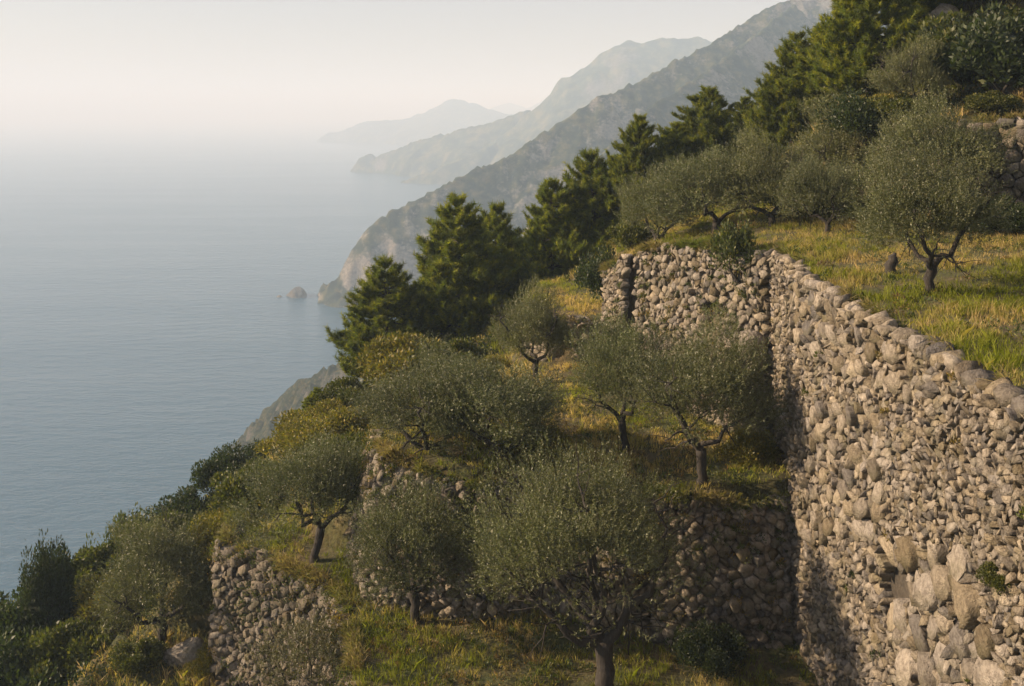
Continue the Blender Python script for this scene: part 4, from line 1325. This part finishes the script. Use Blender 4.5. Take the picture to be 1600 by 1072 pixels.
def wall_plants():
    rng = np.random.default_rng(55)
    C, Rr, K = [], [], []
    GV, GT = [], []
    for w, n, dens in ((FRONT, 26, 7), (WALL3, 150, 95), (WALL3B, 40, 95), (WALL2, 300, 55), (WALL5, 330, 60), (WALL4, 30, 28), (WALL6, 14, 30)):
        s = rng.uniform(0, w.L, n)
        f = rng.random(n) ** 1.6
        z = w.top(s) - f * (w.top(s) - w.base(s)) * 0.9
        p = w.W(s, z, rng.uniform(0.0, 0.12, n))
        C.append(p); r = rng.uniform(0.08, 0.3, n) * (0.6 if w is FRONT else 1.5 if w is WALL5 else 1.0)
        Rr.append(np.stack([r, r, r * rng.uniform(0.6, 1.2, n)], -1)); K.append(rng.random(n))
        # grass and dry stalks hanging over the rim
        m = int(w.L * dens * 9)
        t = int(w.L * dens / 3) + 1
        ts = rng.uniform(0, w.L, t)
        ts = ts[rng.random(t) < np.clip(0.6 + fbm(ts * 0.8, ts * 0 + 3, 5, 2) * 1.3, 0.05, 1)]
        if len(ts) == 0: continue
        s = np.clip(rng.choice(ts, m) + rng.normal(0, 0.09, m), 0, w.L)
        h = rng.uniform(0.15, 0.5, m)
        b = w.W(s, w.top(s) + (0.12 if w is FRONT else 0.02) + rng.normal(0, 0.06, m), rng.uniform(-0.45, -0.02 if w is not FRONT else -0.3, m))
        o = w.W(s, w.top(s), np.full(m, 1.0)) - w.W(s, w.top(s), np.zeros(m))
        d = o * rng.uniform(0.0, 0.8, m)[:, None] + rng.normal(0, 0.35, (m, 3)); d[:, 2] = rng.uniform(0.1, 0.9, m)
        d = unit(d)
        tip = b + d * h[:, None]; tip[:, 2] -= h * rng.uniform(0, 0.5, m)
        sd2 = unit(np.cross(d, rng.normal(size=(m, 3)))) * 0.009
        mid = b + d * h[:, None] * 0.6
        GV.append(np.stack([b - sd2, b + sd2, mid + sd2 * 0.7, tip, mid - sd2 * 0.7], 1).reshape(-1, 3))
        q = np.clip(0.62 + fbm(s * 0.7, s * 0 + 1, 8, 2) * 0.8 + rng.normal(0, 0.2, m), 0, 1)[:, None]
        GT.append(np.repeat((np.array([0.12, 0.15, 0.025]) * (1 - q) + np.array([0.33, 0.25, 0.13]) * q) * rng.uniform(0.7, 1.3, (m, 1)), 5, 0))
    K = np.concatenate(K)
    cols = np.where(K[:, None] < 0.55, np.array([[0.08, 0.1, 0.02]]), np.where(K[:, None] < 0.8, np.array([[0.18, 0.14, 0.05]]), np.array([[0.045, 0.06, 0.02]])))
    V, fa, tv = leaf_cloud(rng, np.concatenate(C), np.concatenate(Rr), 60, 0.09, 0.04, cols, yellow=0.2)
    tag(new_obj('wall_weeds', mesh_from('wall_weeds', V, fa, mat=M_SHRUB, tint=tv)), 'weeds and moss growing in the joints of the stone walls', 'weeds', kind='stuff')
    GV = np.concatenate(GV)
    b = np.arange(len(GV) // 5) * 5
    tag(new_obj('rim_grass', mesh_from('rim_grass', GV, np.stack([b, b + 1, b + 2, b + 3, b + 4], -1), mat=M_GRASS, tint=np.concatenate(GT))), 'dry grass hanging over the rims of the stone walls', 'grass', kind='stuff')
wall_plants()

# ------------------------------------------------------------------ the air: one even box of haze
HAZE_DENSITY = 0.00041
def haze():
    x0, x1, y0, y1, z0, z1 = -31000, 31000, -3000, 46000, -190, 420
    V = [(x, y, z) for x in (x0, x1) for y in (y0, y1) for z in (z0, z1)]
    fa = [(0, 1, 3, 2), (4, 6, 7, 5), (0, 4, 5, 1), (2, 3, 7, 6), (0, 2, 6, 4), (1, 5, 7, 3)]
    m = bpy.data.materials.new('haze_air')
    m.use_nodes = True
    nt = m.node_tree
    nt.nodes.remove(nt.nodes['Principled BSDF'])
    v = nt.nodes.new('ShaderNodeVolumePrincipled')
    v.inputs['Color'].default_value = (0.60, 0.79, 1.0, 1)
    v.inputs['Density'].default_value = HAZE_DENSITY
    v.inputs['Absorption Color'].default_value = (0.44, 0.3, 0.95, 1)
    v.inputs['Anisotropy'].default_value = 0.0
    nt.links.new(v.outputs[0], nt.nodes['Material Output'].inputs['Volume'])
    me = mesh_from('haze', V, fa, mat=m)
    tag(new_obj('haze', me), 'pale sea haze thickening with distance', kind='stuff')
haze()
